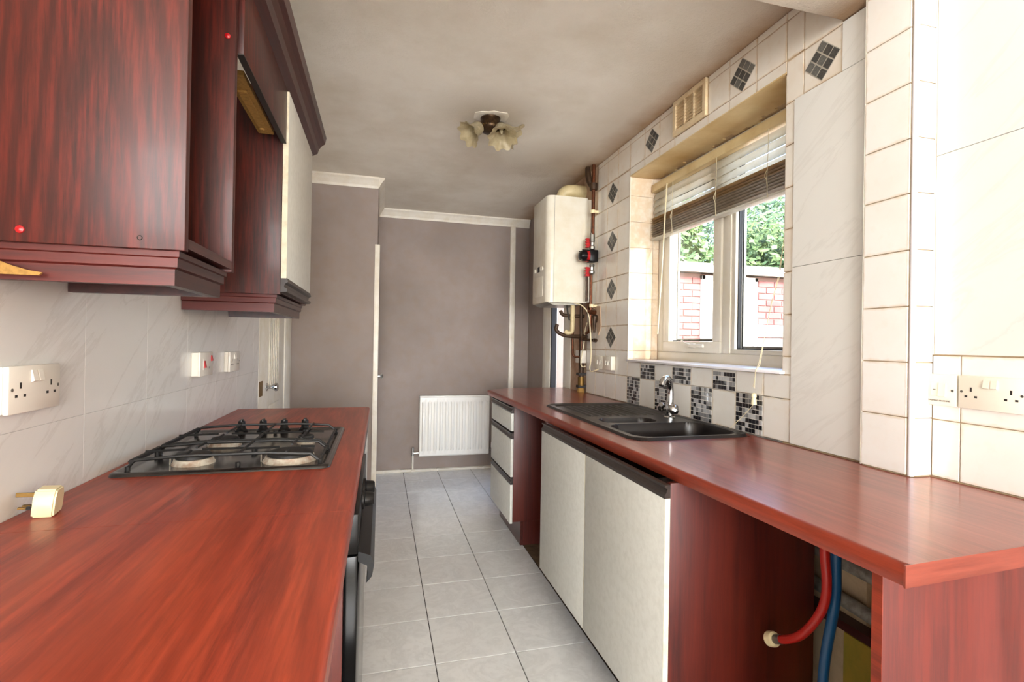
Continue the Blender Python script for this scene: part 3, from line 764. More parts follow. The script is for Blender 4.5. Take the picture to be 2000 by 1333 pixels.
for d_ in (0, .016): lpart('pin_slot', 'slot', t, MB().box(.0295, .0304, .012+d_, .016+d_, -.018, -.010))
double_socket('white double socket on the left wall, beyond the cooker switch', (-.6395, 2.425, 1.158), 1, depth=.010, back=.014)
# aged plates on the near right wall
double_socket('aged white double socket beside the washing machine switch', (NX, .908, 1.150), -1, 'socket_aged', back=.002)
t = socket_root('fused_switch', 'square fused switch lettered washing machine, against the pillar', 'switch', (NX, 1.028, 1.150), -1)
lpart('face_plate', 'socket_aged', t, MB().box(0, .014, -.043, .043, -.043, .043, .003), True)
lpart('fuse_carrier', 'socket_aged', t, MB().box(.013, .0155, -.020, .001 if 0 else -.001, -.017, .020, .001))
lpart('rocker_switch', 'socket_aged', t, MB().prism([(.013, -.018), (.0200, -.017), (.0165, .019), (.013, .019)], 'Y', .001, .019))
for s_ in (-.032, .034): lpart('screw', 'steel', t, MB().cyl((.013, s_, 0), (.0148, s_, 0), .0035, n=12))
lpart('fuse_screw', 'slot', t, MB().box(.0155, .0158, -.014, -.007, -.001, .001))
def text(s, size, loc, rot, mat, parent, name='lettering'):
    c = bpy.data.curves.new('lettering', 'FONT'); c.body = s; c.size = size; c.align_x = 'CENTER'; c.extrude = .0001
    tmp = bpy.data.objects.new('tmp', c); COL.objects.link(tmp)
    me = bpy.data.meshes.new_from_object(tmp.evaluated_get(bpy.context.evaluated_depsgraph_get())); bpy.data.objects.remove(tmp); bpy.data.curves.remove(c)
    me.materials.append(MT[mat]); o = bpy.data.objects.new(name, me); COL.objects.link(o); o.parent = parent; o.location = loc; o.rotation_euler = rot; return o
text('WASHING MACHINE', .0062, (.0143, 0, -.0315), (PI/2, 0, PI/2), 'slot', t)
# far sockets below the boiler
t = socket_root('wall_socket', 'dirty white socket and switch plate left of the window, by the pump', 'socket', (WX, 3.045, 1.138), -1)
lpart('back_box', 'socket_aged', t, MB().box(0, .020, -.125, .125, -.044, .044, .002)); lpart('face_plate', 'socket_aged', t, MB().box(.020, .028, -.127, -.001, -.045, .045, .003), True)
lpart('face_plate', 'socket_aged', t, MB().box(.020, .028, .001, .127, -.045, .045, .003), True)
for s_ in (-.09, -.05, .04, .075): lpart('rocker_switch', 'socket', t, MB().prism([(.027, -.015), (.034, -.013), (.030, .015), (.027, .015)], 'Y', s_, s_+.012))
for s_ in (-.02, .055, .10): lpart('pin_slot', 'slot', t, MB().box(.0275, .0284, s_, s_+.004, -.006, .006))
t = socket_root('fused_switch', 'white fused spur box with a flex looping below the pump', 'switch', (WX, 3.43, 1.165), -1)
lpart('back_box', 'socket', t, MB().box(0, .035, -.05, .05, -.045, .045, .003)); lpart('face_plate', 'socket', t, MB().box(.035, .045, -.052, .052, -.046, .046, .004), True)
lpart('rocker_switch', 'socket_aged', t, MB().prism([(.044, -.012), (.050, -.011), (.047, .014), (.044, .014)], 'Y', -.008, .010))

# ---------------- loose plug on the left worktop
pl = thing('plug', 'loose cream three pin plug lying on the left worktop by the wall', 'plug', (-.598, 1.106, LT))
b = MB(); b.prism([(-.024, .001), (.020, .001), (.025, .012), (.025, .034), (.017, .050), (-.017, .050), (-.025, .034), (-.025, .012)], 'X', -.008, .024)
bmesh.ops.bevel(b.bm, geom=list(b.bm.edges), offset=.003, segments=2, affect='EDGES')
pr = b.build('body', 'plug', None, True, origin=(0, 0, 0)); pr.parent = pl
for (y0, y1, z0, z1, l, m_) in ((-.002, .002, .033, .041, .030, 'brass'), (-.014, -.0075, .014, .018, .022, 'brass'), (.0075, .014, .012, .016, .022, 'brass')):
    o = MB().box(-.008-l, -.008, y0, y1, z0, z1, .0008).build('pin', m_, None, origin=(0, 0, 0)); o.parent = pl
    if l < .03:
        o2 = MB().box(-.018, -.008, y0-.0003, y1+.0003, z0-.0003, z1+.0003).build('pin_sleeve', 'black', None, origin=(0, 0, 0)); o2.parent = o
pl.rotation_euler = (0, math.radians(5), math.radians(12))

# ============================================================ RIGHT SIDE
RT = .905
bg_ = (1.655, 2.725, .905, 1.432)   # sink outline y0 y1 x0 x1
rt = thing('worktop', 'red wood effect worktop running under the window with the sink', 'worktop', (1.12, 2.1, RT-.038))
hy0_, hy1_, hx0_, hx1_ = 1.668, 2.712, .925, 1.420
def xf(y): return .838-(y-.623)*(.063/2.99)
b = MB()
def quadtop(ya, yb, xa0, xa1, xb):   # slab piece with slanted front
    b.prism([(xa0, ya), (xb, ya), (xb, yb), (xa1, yb)], 'Z', RT-.038, RT)
yd = .640
b.prism([(.85, .631), (1.494, .662), (1.494, 1.053), (WX-.026, 1.053), (WX-.026, 1.205), (WX-.006, 1.206), (WX-.006, hy0_), (xf(hy0_)+.012, hy0_)], 'Z', RT-.038, RT)
quadtop(hy0_, hy1_, xf(hy0_)+.012, xf(hy1_)+.012, hx0_)
b.prism([(hx1_, hy0_), (WX-.001, hy0_), (WX-.001, hy1_), (hx1_, hy1_)], 'Z', RT-.038, RT)
b.prism([(xf(hy1_)+.012, hy1_), (WX-.006, hy1_), (WX-.006, 3.80), (1.20, 3.80), (1.0, 3.77), (.84, 3.69), (.79, 3.64)], 'Z', RT-.038, RT)
b.build('slab', 'worktop_right', rt)
e = MB()   # rounded front nosing along the slanted front edge
pr_ = [(.012, 0), (.006, 0), (.002, -.003), (0, -.009), (.001, -.020), (.003, -.030), (.006, -.038), (.012, -.038)]
A = [e.bm.verts.new((xf(.629)+u, .629, RT+v)) for u, v in pr_]; A2 = [e.bm.verts.new((xf(3.645)+u, 3.645, RT+v)) for u, v in pr_]
for i in range(len(pr_)-1): e.bm.faces.new((A[i], A2[i], A2[i+1], A[i+1]))
e.bm.faces.new(A); e.bm.faces.new(A2[::-1]); e.build('nosing', 'worktop_edge', rt, smooth=True)
e = MB(); e.prism([(.838, .6275), (1.494, .6585), (1.494, .6615), (.85, .631), (.838, .631)], 'Z', RT-.038, RT); e.build('end_strip', 'worktop_end', rt)

# sink: one moulded height field with two bowls, ridged drainer and rim
sk = thing('sink', 'dark brown one and a half bowl sink with ridged drainer', 'sink', (1.17, 2.19, RT))
y0, y1, x0, x1 = bg_
b = MB(); NX_, NY_ = 132, 250
def sd(x, y, ax0, ax1, ay0, ay1, r):
    cx, cy = (ax0+ax1)/2, (ay0+ay1)/2; dx = abs(x-cx)-(ax1-ax0)/2+r; dy = abs(y-cy)-(ay1-ay0)/2+r
    return math.hypot(max(dx, 0), max(dy, 0))+min(max(dx, dy), 0)-r
def sm(t): t = min(max(t, 0), 1); return t*t*(3-2*t)
def hgt(x, y):
    z = .010
    d0 = sd(x, y, x0, x1, y0, y1, .075)
    z -= .010*sm((d0+.008)/.008)                    # outer roll
    z -= .004*sm((-d0-.016)/.012)                   # inside the rim
    dm = sd(x, y, .950, 1.405, 1.700, 2.000, .07); z -= .165*sm(-dm/.022)
    dh = sd(x, y, .975, 1.245, 2.035, 2.165, .05); z -= .115*sm(-dh/.020)
    dd = sd(x, y, .945, 1.400, 2.225, 2.690, .05); z -= .007*sm(-dd/.016)
    if dd < -.03: z += .0065*max(0, math.sin((x-.96)*2*PI/.037))**1.5*sm((-dd-.03)/.02)
    return z
V = {}
for i in range(NX_+1):
    for j in range(NY_+1):
        x = x0+(x1-x0)*i/NX_; y = y0+(y1-y0)*j/NY_
        if sd(x, y, x0, x1, y0, y1, .075) <= .0025: V[i, j] = b.bm.verts.new((x, y, RT+hgt(x, y)))
for i in range(NX_):
    for j in range(NY_):
        k = [(i, j), (i+1, j), (i+1, j+1), (i, j+1)]
        if all(q in V for q in k): b.bm.faces.new([V[q] for q in k])
bmesh.ops.remove_doubles(b.bm, verts=b.bm.verts, dist=1e-5)
b.build('basin', 'sink', sk, smooth=True)
for (x, y, z) in ((1.18, 1.85, -.158), (1.11, 2.10, -.108)):
    MB().lathe((x, y, RT+z), (0, 0, 1), [(0, .04), (.003, .038), (.002, .024), (-.002, .022), (-.002, .0005)], 24).build('waste_drain', 'chrome', sk, smooth=True)
# mixer tap
tp = thing('mixer_tap', 'chrome mixer tap with two cross handles standing behind the sink bowls', 'tap', (1.345, 2.125, RT+.006))
MB().lathe((1.345, 2.125, RT+.006), (0, 0, 1), [(0, .027), (.006, .027), (.012, .021), (.040, .024), (.062, .022), (.075, .018), (.080, .0005)], 24, cap=True).build('body', 'chrome', tp, smooth=True)
MB().tube([(1.345, 2.125, .965), (1.352, 2.13, 1.03), (1.344, 2.122, 1.085), (1.318, 2.105, 1.106), (1.285, 2.085, 1.100), (1.272, 2.077, 1.070)], [.019, .019, .018, .0175, .017, .0165, .016, .0155, .015], 16, 2).build('spout', 'chrome', tp, smooth=True)
for (dy, nm) in ((-.052, 0), (.052, 1)):
    d = Vector((-.25, 1 if dy > 0 else -1, .42)).normalized()
    MB().lathe((1.345, 2.125+dy*.25, .945), d, [(0, .012), (.022, .012), (.026, .021), (.036, .025), (.050, .022), (.056, .016), (.058, .0005)], 18,
               wob=lambda j, th, r, t: (r*(1+.10*math.cos(4*th)) if 2 <= j <= 4 else r, t)).build('handle', 'chrome', tp, smooth=True)

# base units on the right
su = thing('base_cabinet', 'sink base unit with two large mottled cream doors', 'cabinet', (1.05, 1.82, 0))
B('side_panel', 'mahogany', su, .806, 1.315, 1.262, 1.280, .0, .866, .001)
B('side_panel', 'mahogany', su, .806, 1.315, 2.366, 2.384, .13, .866, .001)
B('base_shelf', 'mahogany_y', su, .806, 1.30, 1.280, 2.366, .145, .160)
B('foot', 'black', su, .90, .94, 1.50, 1.54, 0, .145); B('foot', 'black', su, .90, .94, 2.20, 2.24, 0, .145)
for (a, b_) in ((1.262, 1.832), (1.836, 2.386)):
    d = B('door', 'door_white', su, .788, .805, a, b_, .135, .823, .0015)
    B('door_edging', 'door_edge', d, .7885, .8045, a-.0014, a+.0002, .135, .823)
    r_ = MB(); r_.prism([(.805, .822), (.788, .822), (.786, .832), (.792, .838), (.796, .850), (.790, .853), (.788, .861), (.806, .861)], 'Y', a, b_); r_.build('handle_rail', 'rail', d)
du = thing('drawer_unit', 'three drawer base unit at the far end of the right worktop', 'drawers', (1.05, 3.28, 0))
B('side_panel', 'mahogany', du, .806, 1.33, 2.985, 3.003, .150, .866, .001); B('side_panel', 'mahogany', du, .806, 1.33, 3.53, 3.548, .150, .866, .001)
B('back_panel', 'mahogany', du, 1.322, 1.33, 3.003, 3.53, .15, .866)
B('plinth', 'mahogany_y', du, .858, .874, 2.990, 3.545, .001, .148); B('plinth_return', 'mahogany', du, .875, 1.30, 2.990, 3.006, .001, .148)
for (z0, z1) in ((.712, .861), (.428, .702), (.140, .420)):
    d = B('drawer', 'door_white', du, .788, .805, 2.986, 3.546, z0, z1-.038, .0015)
    r_ = MB(); r_.prism([(.805, z1-.039), (.788, z1-.039), (.785, z1-.030), (.792, z1-.022), (.796, z1-.012), (.788, z1-.008), (.786, z1), (.806, z1)], 'Y', 2.986, 3.546); r_.build('handle_rail', 'rail', d)
ep = B('end_panel', 'end_panel', None, .882, 1.490, .700, .720, 0, RT-.039, .001)
tag(ep, 'upright dark red end panel carrying the near end of the right worktop', 'panel')
B('edging', 'worktop_edge', ep, .8805, .882, .700, .720, 0, RT-.039)

# hoses, waste pipes and debris in the washing machine space
MB_ = MB().tube([(1.1, 1.03, .862), (1.1, 1.027, .736), (1.1, 1.017, .67), (1.1, 1.022, .61), (1.1, 1.051, .55), (1.1, 1.095, .488), (1.1, 1.14, .452), (1.1, 1.166, .438)], .0115, 12, 2)
t = thing('washing_machine_hose', 'red rubber fill hose curling out below the worktop', 'hose', (1.1, 1.05, .41))
MB_.build('hose', 'hose_red', t, smooth=True)
MB().cyl((1.1, 1.163, .4395), (1.1, 1.187, .426), .0125, n=16).build('ferrule', 'steel', t, smooth=True)
MB().lathe((1.1, 1.185, .427), (0, .90, -.44), [(-.001, .012), (.002, .019), (.006, .020), (.022, .020), (.024, .017), (.018, .015), (.010, .0005)], 14, wob=lambda j, th, r, t: (r*(1+.04*math.cos(14*th)), t)).build('nut', 'plug', t, smooth=True)
tag(MB().tube([(1.135, 1.02, .862), (1.13, 1.022, .717), (1.13, 1.018, .635), (1.13, 1.030, .56), (1.13, 1.048, .46), (1.13, 1.055, .38), (1.13, 1.07, .16), (1.15, 1.10, .03), (1.17, 1.14, .014)], .0125, 12, 2).build('washing_machine_hose', 'hose_blue', None, smooth=True),
    'blue rubber fill hose hanging to the floor', 'hose')
for (za, zb, x, lab) in ((.575, .600, 1.405, 'upper grimy waste pipe along the wall of the washing machine space'), (.440, .480, 1.42, 'lower grimy waste pipe along the wall of the washing machine space')):
    tag(MB().tube([(x, .73, za), (x, 1.48, zb)], .021, 14).build('waste_pipe', 'waste', None, smooth=True), lab, 'pipe')
tag(B('batten', 'cornice', None, 1.40, 1.449, .73, 1.46, .385, .412), 'dark timber batten below the waste pipes', 'batten')
tag(B('wall_board', 'yellow', None, 1.40, 1.43, .74, 1.235, .001, .382, .003), 'mouldy yellow board against the wall of the washing machine space', 'board')
# sink drain pipe seen through the gap is hidden by the unit, gap between the units stays dark
# ---------------- radiator on the back wall
rd = thing('radiator', 'white single panel radiator on the brown back wall', 'radiator', (.71, 4.86, .155))
b = MB(); NXR = 156; rx0, rx1, rz0, rz1 = .369, 1.052, .155, .732
prev = None; pitch = (rx1-rx0-.05)/11.5
rows = [rz0, rz0+.012, rz0+.055, rz0+.085, rz1-.085, rz1-.055, rz1-.012, rz1]; amp = [0, 0, 0, 1, 1, 0, 0, 0]; inset = [.012, 0, 0, 0, 0, 0, 0, .012]
for i in range(NXR+1):
    x = rx0+(rx1-rx0)*i/NXR; u = (x-rx0-.022)/pitch; f = u-math.floor(u)
    w_ = sm(f/.18) if f < .18 else (1 if f < .5 else (1-sm((f-.5)/.18) if f < .68 else 0))
    if x < rx0+.022 or x > rx1-.022: w_ = 0
    ed = .010 if i in (0, NXR) else 0
    colv = [b.bm.verts.new((x, 4.828-.022*w_*a+ins+ed, z)) for z, a, ins in zip(rows, amp, inset)]
    if prev:
        for k in range(len(rows)-1): b.bm.faces.new((prev[k], colv[k], colv[k+1], prev[k+1]))
    prev = colv
b.build('panel', 'radiator', rd, smooth=True)
B('back_plate', 'radiator', rd, rx0+.004, rx1-.004, 4.842, 4.862, rz0+.006, rz1-.006, .003)
B('top_grille', 'radiator', rd, rx0+.002, rx1-.002, 4.836, 4.878, rz1-.004, rz1+.003, .001)
for x in (rx0+.12, rx1-.12): B('wall_bracket', 'radiator', rd, x-.015, x+.015, 4.862, 4.899, rz0+.05, rz1-.05)
MB().cyl((rx0-.002, 4.852, .19), (rx0-.05, 4.852, .19), .011).cyl((rx0-.055, 4.852, .165), (rx0-.055, 4.852, .20), .013).cyl((rx0-.055, 4.852, .20), (rx0-.055, 4.852, .245), .009).build('lockshield_valve', 'chrome', rd, smooth=True)
MB().cyl((rx1+.002, 4.852, .20), (rx1+.045, 4.852, .20), .011).cyl((rx1+.045, 4.852, .15), (rx1+.045, 4.852, .215), .013).build('thermostatic_valve', 'chrome', rd, smooth=True)
MB().lathe((rx1+.045, 4.852, .212), (0, 0, 1), [(0, .014), (.004, .022), (.05, .021), (.066, .016), (.068, .001)], 18).build('valve_head', 'radiator', rd, smooth=True)
t = thing('radiator_pipe', 'white painted pipes feeding the radiator along the floor', 'pipe', (.7, 4.86, 0))
MB().tube([(.314, 4.852, .165), (.314, 4.852, .024), (.33, 4.858, .022), (1.40, 4.858, .020)], .0085, 10).build('pipe_run', 'white_paint', t, smooth=True)
MB().tube([(1.097, 4.852, .15), (1.097, 4.852, .05), (1.10, 4.852, .038)], .0085, 10).build('pipe_drop', 'gasket', t, smooth=True)
for x in (.55, 1.0): B('pipe_clip', 'white_paint', t, x-.008, x+.008, 4.845, 4.884, .010, .034, .002)
MB().cyl((.20, 4.86, .022), (.30, 4.86, .022), .012).build('elbow', 'white_paint', t, smooth=True)

# ---------------- boiler and its pipework
bo = thing('boiler', 'white wall hung boiler with a rounded front edge, above the far worktop', 'boiler', (1.28, 3.53, 1.535))
pts = [(1.425, 3.335), (1.170, 3.335)]
for k in range(1, 6): a = math.radians(90*k/5); pts.append((1.170-.050*math.sin(a), 3.335+.045*(1-math.cos(a))))
pts += [(1.120, 3.66), (1.135, 3.695), (1.425, 3.695)]
b = MB().prism(pts, 'Z', 1.552, 2.309); bmesh.ops.bevel(b.bm, geom=[e_ for e_ in b.bm.edges if abs(e_.verts[0].co.z-e_.verts[1].co.z) < 1e-4], offset=.004, segments=2, affect='EDGES')
b.build('casing', 'boiler', bo, smooth=True)
B('side_seam', 'rail', bo, 1.172, 1.1735, 3.3342, 3.336, 1.556, 2.305); B('rear_frame', 'boiler', bo, 1.426, 1.454, 3.345, 3.69, 1.56, 2.30)
B('side_seam', 'slot', bo, 1.4255, 1.4275, 3.340, 3.344, 1.556, 2.305)
MB().prism([(1.14, 1.551), (1.40, 1.551), (1.40, 1.538), (1.18, 1.534)], 'Y', 3.36, 3.68).build('underside_tray', 'steel', bo)
B('display', 'black_gloss', bo, 1.1175, 1.121, 3.500, 3.545, 1.782, 1.822, .001)
for y in (3.43, 3.465, 3.60): MB().lathe((1.1205, y, 1.800), (-1, 0, 0), [(0, .016), (.006, .015), (.009, .012), (.0095, .0005)], 16).build('control_knob', 'boiler', bo, smooth=True)
B('control_flap', 'boiler', bo, 1.118, 1.1205, 3.42, 3.64, 1.60, 1.745, .001)
b = MB().tube([(1.29, 3.50, 2.309), (1.29, 3.50, 2.345), (1.30, 3.49, 2.378), (1.34, 3.48, 2.392), (1.455, 3.48, 2.392)], .050, 20, 1)
fo = b.build('flue', 'flue', bo, smooth=True)
MB().lathe((1.29, 3.50, 2.309), (0, 0, 1), [(0, .068), (.012, .067), (.022, .056), (.024, .05)], 24).build('flue_collar', 'flue', fo, smooth=True)
# riser with pump
rp = thing('heating_pipe', 'brown copper riser with red isolating valves running up beside the tiles', 'pipe', (1.41, 3.215, 1.4))
MB().tube([(1.412, 3.215, 2.505), (1.412, 3.215, 2.02)], .0125, 12).build('upper_pipe', 'copper', rp, smooth=True)
MB().tube([(1.412, 3.235, 1.755), (1.412, 3.23, 1.40), (1.412, 3.245, 1.35), (1.412, 3.30, 1.335)], .011, 12, 1).build('lower_pipe', 'copper', rp, smooth=True)
MB().tube([(1.392, 3.26, 1.76), (1.392, 3.26, 1.56)], .0085, 10).build('lower_pipe', 'copper_dark', rp, smooth=True)
MB().tube([(1.385, 3.26, 2.50), (1.388, 3.25, 2.42), (1.40, 3.23, 2.36), (1.41, 3.215, 2.33)], [.016, .018, .02, .024, .018, .014], 10, 1).build('lagging', 'copper_dark', rp, smooth=True)
MB().cyl((1.412, 3.215, 2.33), (1.412, 3.215, 2.375), .027).build('joint', 'copper_dark', rp, smooth=True)
for z in (2.180, 1.525):
    MB().cyl((1.412, 3.217, z-.011), (1.412, 3.217, z+.011), .017).box(1.412, WX, 3.207, 3.227, z-.008, z+.008).build('pipe_clip', 'plug', rp)
for (z0, z1) in ((1.915, 2.030), (1.745, 1.815)):
    MB().lathe((1.412, 3.222, z0), (0, 0, 1), [(0, .013), (.006, .021), (.022, .021), (.028, .015), (.05, .016), (.058, .020), ((z1-z0), .018), ((z1-z0)+.002, .001)], 8).build('valve_body', 'steel', rp)
for zc in (1.965, 1.765):
    b = MB()
    for k in range(4): b.box(1.368, 1.392, 3.225, 3.248, zc-.035+k*.018, zc-.024+k*.018, .002)
    b.box(1.374, 1.400, 3.230, 3.243, zc-.034, zc+.03, .002); tag(b.build('valve_handle', 'red', rp), 'red valve handle')
pu = thing('pump', 'black central heating pump with a red ring on the copper riser', 'pump', (1.39, 3.215, 1.87))
MB().box(1.382, 1.444, 3.185, 3.255, 1.828, 1.912, .008).build('housing', 'black', pu, smooth=True)
MB().lathe((1.382, 3.22, 1.870), (-1, 0, 0), [(0, .041), (.010, .041), (.012, .039), (.018, .039), (.0185, .036)], 24).build('ring', 'red', pu, smooth=True)
MB().lathe((1.364, 3.22, 1.870), (-1, 0, 0), [(0, .036), (.025, .037), (.040, .033), (.048, .022), (.050, .0005)], 24).build('motor', 'black', pu, smooth=True)
for (dy, dz) in ((-.03, .035), (.03, .035), (-.03, -.035)): MB().cyl((1.38, 3.22+dy, 1.87+dz), (1.325, 3.22+dy, 1.87+dz), .004, n=8).build('bolt', 'black', pu)
MB().cyl((1.333, 3.20, 1.838), (1.320, 3.20, 1.838), .005, n=8).build('bleed_screw', 'steel', pu)
# tangle below the boiler
def pipe(pts, r, mat, label, smooth=2, name='boiler_pipe', extra=None):
    t = thing(name, label, 'pipe', pts[-1]); MB().tube(pts, r, 10, smooth).build('pipe_run', mat, t, smooth=True)
    if extra: extra(t)
    return t
pipe([(1.345, 3.40, 1.545), (1.345, 3.40, 1.38), (1.345, 3.41, 1.345), (1.32, 3.42, 1.335), (1.30, 3.43, 1.35)], .017, 'flue', 'short white plastic drain elbow under the boiler', 2, 'condensate_pipe')
pipe([(1.27, 3.45, 1.50), (1.28, 3.44, 1.468), (1.33, 3.42, 1.462), (1.42, 3.36, 1.46)], .013, 'copper_dark', 'upper dark horizontal copper pipe under the boiler')
pipe([(1.25, 3.46, 1.40), (1.235, 3.46, 1.355), (1.29, 3.44, 1.318), (1.37, 3.39, 1.312), (1.43, 3.33, 1.31)], .014, 'copper_dark', 'hooked dark copper pipe below the white elbow')
pipe([(1.36, 3.43, 1.55), (1.36, 3.43, 1.19), (1.37, 3.42, 1.165), (1.41, 3.40, 1.165), (1.415, 3.39, 1.19), (1.415, 3.39, 1.32)], .0085, 'copper', 'thin copper pipe making a square U below the boiler', 1)
def el(t): MB().cyl((1.428, 3.215, 1.287), (1.449, 3.205, 1.285), .013, n=12).build('wall_collar', 'copper_dark', t)
pipe([(1.39, 3.35, 1.55), (1.39, 3.35, 1.33), (1.395, 3.34, 1.295), (1.42, 3.28, 1.288), (1.44, 3.19, 1.285)], .0105, 'copper_dark', 'copper pipe dropping from the boiler and turning into the tiled wall', 1, extra=el)
def cl(t):
    for z in (1.04, .95): B('clip', 'slot', t, 1.39, WX, 3.375, 3.425, z-.01, z+.008)
    MB().lathe((1.418, 3.40, .906), (0, 0, 1), [(0, .028), (.02, .026), (.035, .017), (.036, .012)], 14).build('base_seal', 'chipboard', t, smooth=True)
    MB().cyl((1.418, 3.398, .955), (1.418, 3.398, 1.02), .024, n=12).build('stopcock_body', 'brass', t, smooth=True)
pipe([(1.418, 3.40, 1.33), (1.418, 3.40, .907)], .019, 'copper_dark', 'thick dark pipe running down to the worktop behind the flex', 0, extra=cl)
pipe([(1.425, 3.29, 1.545), (1.42, 3.28, 1.50), (1.39, 3.24, 1.482), (1.43, 3.19, 1.478)], .016, 'copper', 'short copper elbow joining the riser below the boiler')
pipe([(1.30, 3.40, 1.545), (1.31, 3.41, 1.48), (1.33, 3.42, 1.43)], .006, 'slot', 'thin black cable drooping under the boiler casing')
tag(MB().prism([(3.15, 1.52), (3.33, 1.53), (3.36, 1.36), (3.30, 1.33), (3.22, 1.40), (3.17, 1.32), (3.13, 1.38)], 'X', 1.4435, 1.4505).build('plaster_patch', 'bare_wall', None), 'ragged bare patch of wall where tiles are missing, below the boiler', 'wall patch')
tag(MB().tube([(1.33, 3.338, 1.55), (1.36, 3.27, 1.535), (1.395, 3.22, 1.475), (1.40, 3.21, 1.38), (1.405, 3.20, 1.27), (1.41, 3.205, 1.15), (1.40, 3.21, 1.09), (1.395, 3.175, 1.068), (1.40, 3.13, 1.078), (1.42, 3.10, 1.092)], .0042, 8, 2).build('electric_flex', 'insulation', None, smooth=True),
    'cream flex looping from the boiler down to the socket plate', 'cable')
tag(MB().tube([(1.43, 3.33, 1.41), (1.425, 3.36, 1.36), (1.42, 3.36, 1.25), (1.40, 3.36, 1.15), (1.395, 3.355, 1.105), (1.41, 3.345, 1.092), (1.425, 3.335, 1.10)], .0038, 8, 2).build('electric_flex', 'insulation', None, smooth=True),
    'cream flex hanging in a loop round the fused spur box', 'cable')
tag(MB().tube([(1.434, 3.20, 1.41), (1.425, 3.185, 1.47), (1.423, 3.19, 1.40), (1.428, 3.20, 1.34)], [.014, .018, .02, .016, .012, .01, .008], 8, 1).build('pipe_stub', 'copper_dark', None, smooth=True), 'dirty pipe stub on the wall beside the flex', 'pipe')

# ---------------- ventilation grille above the window
vt = thing('air_vent', 'yellowed plastic air vent above the window', 'vent', (WX, 2.146, 2.33))
b = MB(); b.box(1.4455, WX+.004, 2.014, 2.278, 2.333, CZ-.003)
b.box(1.434, 1.446, 2.012, 2.280, 2.331, 2.357, .002); b.box(1.434, 1.446, 2.012, 2.280, CZ-.026, CZ-.002, .002)
b.box(1.434, 1.446, 2.012, 2.036, 2.357, CZ-.026, .002); b.box(1.434, 1.446, 2.256, 2.280, 2.357, CZ-.026, .002)
for y in (2.109, 2.183): b.box(1.437, 1.446, y-.004, y+.004, 2.357, CZ-.026)
b.build('frame', 'vent', vt)
for i in range(8):
    for j in range(3):
        z = 2.363+i*.0155; y = 2.037+j*.0735
        MB().prism([(1.4455, z+.010), (1.4360, z), (1.4360, z+.002), (1.4455, z+.012)], 'Y', y, y+.067).build('louvre', 'vent', vt)

# ---------------- venetian blind
bl = thing('venetian_blind', 'stained white venetian blind half raised in the window', 'blind', (1.60, 2.17, 1.90))
BY0, BY1 = 1.575, 2.735
B('headrail', 'headrail', bl, 1.585, 1.628, BY0, BY1, 2.190, 2.236, .003)
b = MB()
def slat(zc, tilt, mat, sag=0.0, x=1.604, w_=.048):
    b = MB(); n = 6; NYs = 8; R = []
    for j in range(NYs+1):
        y = BY0+.005+(BY1-BY0-.01)*j/NYs; row = []
        for k in range(n+1):
            u = (k/n-.5); cx = u*w_*math.cos(tilt); cz = u*w_*math.sin(tilt)+.004*(1-4*u*u)
            row.append(b.bm.verts.new((x+cx, y, zc+cz-sag*math.sin(PI*j/NYs))))
        R.append(row)
    for A, C_ in zip(R, R[1:]):
        for k in range(n): b.bm.faces.new((A[k], A[k+1], C_[k+1], C_[k]))
    r_ = bmesh.ops.solidify(b.bm, geom=list(b.bm.faces), thickness=(.0007 if tilt > .5 else .0030))
    return b.build('slat', mat, bl, smooth=True)
for i, z in enumerate((2.160, 2.120, 2.079, 2.040)): slat(z, math.radians(74-i*2), 'blind', .003)
for i in range(24): slat(2.022-i*.0046, math.radians(-7 if i % 3 else -10), 'blind_old' if i < 9 else 'blind_stack', .0, 1.602+(0, .005, .001)[i % 3])
B('bottom_rail', 'blind', bl, 1.582, 1.626, BY0+.004, BY1-.004, 1.896, 1.908, .003)
for y in (1.78, 2.12, 2.50):
    MB().tube([(1.581, y, 2.19), (1.579, y, 2.03), (1.578, y+.004, 1.97), (1.581, y, 1.897)], .0012, 6).build('ladder_cord', 'insulation', bl)
    MB().tube([(1.580, y, 2.02), (1.572, y+.012, 1.99), (1.571, y-.008, 1.965), (1.578, y, 1.93)], .0012, 6, 1).build('ladder_cord', 'insulation', bl)
MB().tube([(1.578, 2.555, 2.19), (1.570, 2.545, 2.17), (1.562, 2.57, 1.7), (1.562, 2.605, 1.325)], .0042, 8).build('tilt_wand', 'insulation', bl, smooth=True)
MB().tube([(1.585, 1.60, 2.19), (1.50, 1.585, 1.75), (1.46, 1.585, 1.52), (1.458, 1.603, 1.46), (1.43, 1.645, 1.19), (1.424, 1.655, 1.165), (1.428, 1.662, 1.095)], .0012, 6).build('lift_cord', 'insulation', bl)
MB().tube([(1.585, 1.61, 2.19), (1.50, 1.592, 1.75), (1.462, 1.578, 1.53), (1.456, 1.612, 1.43), (1.432, 1.640, 1.19), (1.422, 1.648, 1.165), (1.430, 1.672, 1.10)], .0012, 6).build('lift_cord', 'insulation', bl)
MB().lathe((1.430, 1.667, 1.030), (0, 0, 1), [(0, .0005), (.001, .011), (.020, .0095), (.028, .008), (.030, .010), (.042, .0095), (.046, .005), (.048, .0005)], 16).build('cord_toggle', 'insulation', bl, smooth=True)
MB().tube([(1.430, 1.667, 1.032), (1.436, 1.74, .97), (1.425, 1.80, .913)], .0012, 6).build('lift_cord', 'insulation', bl)

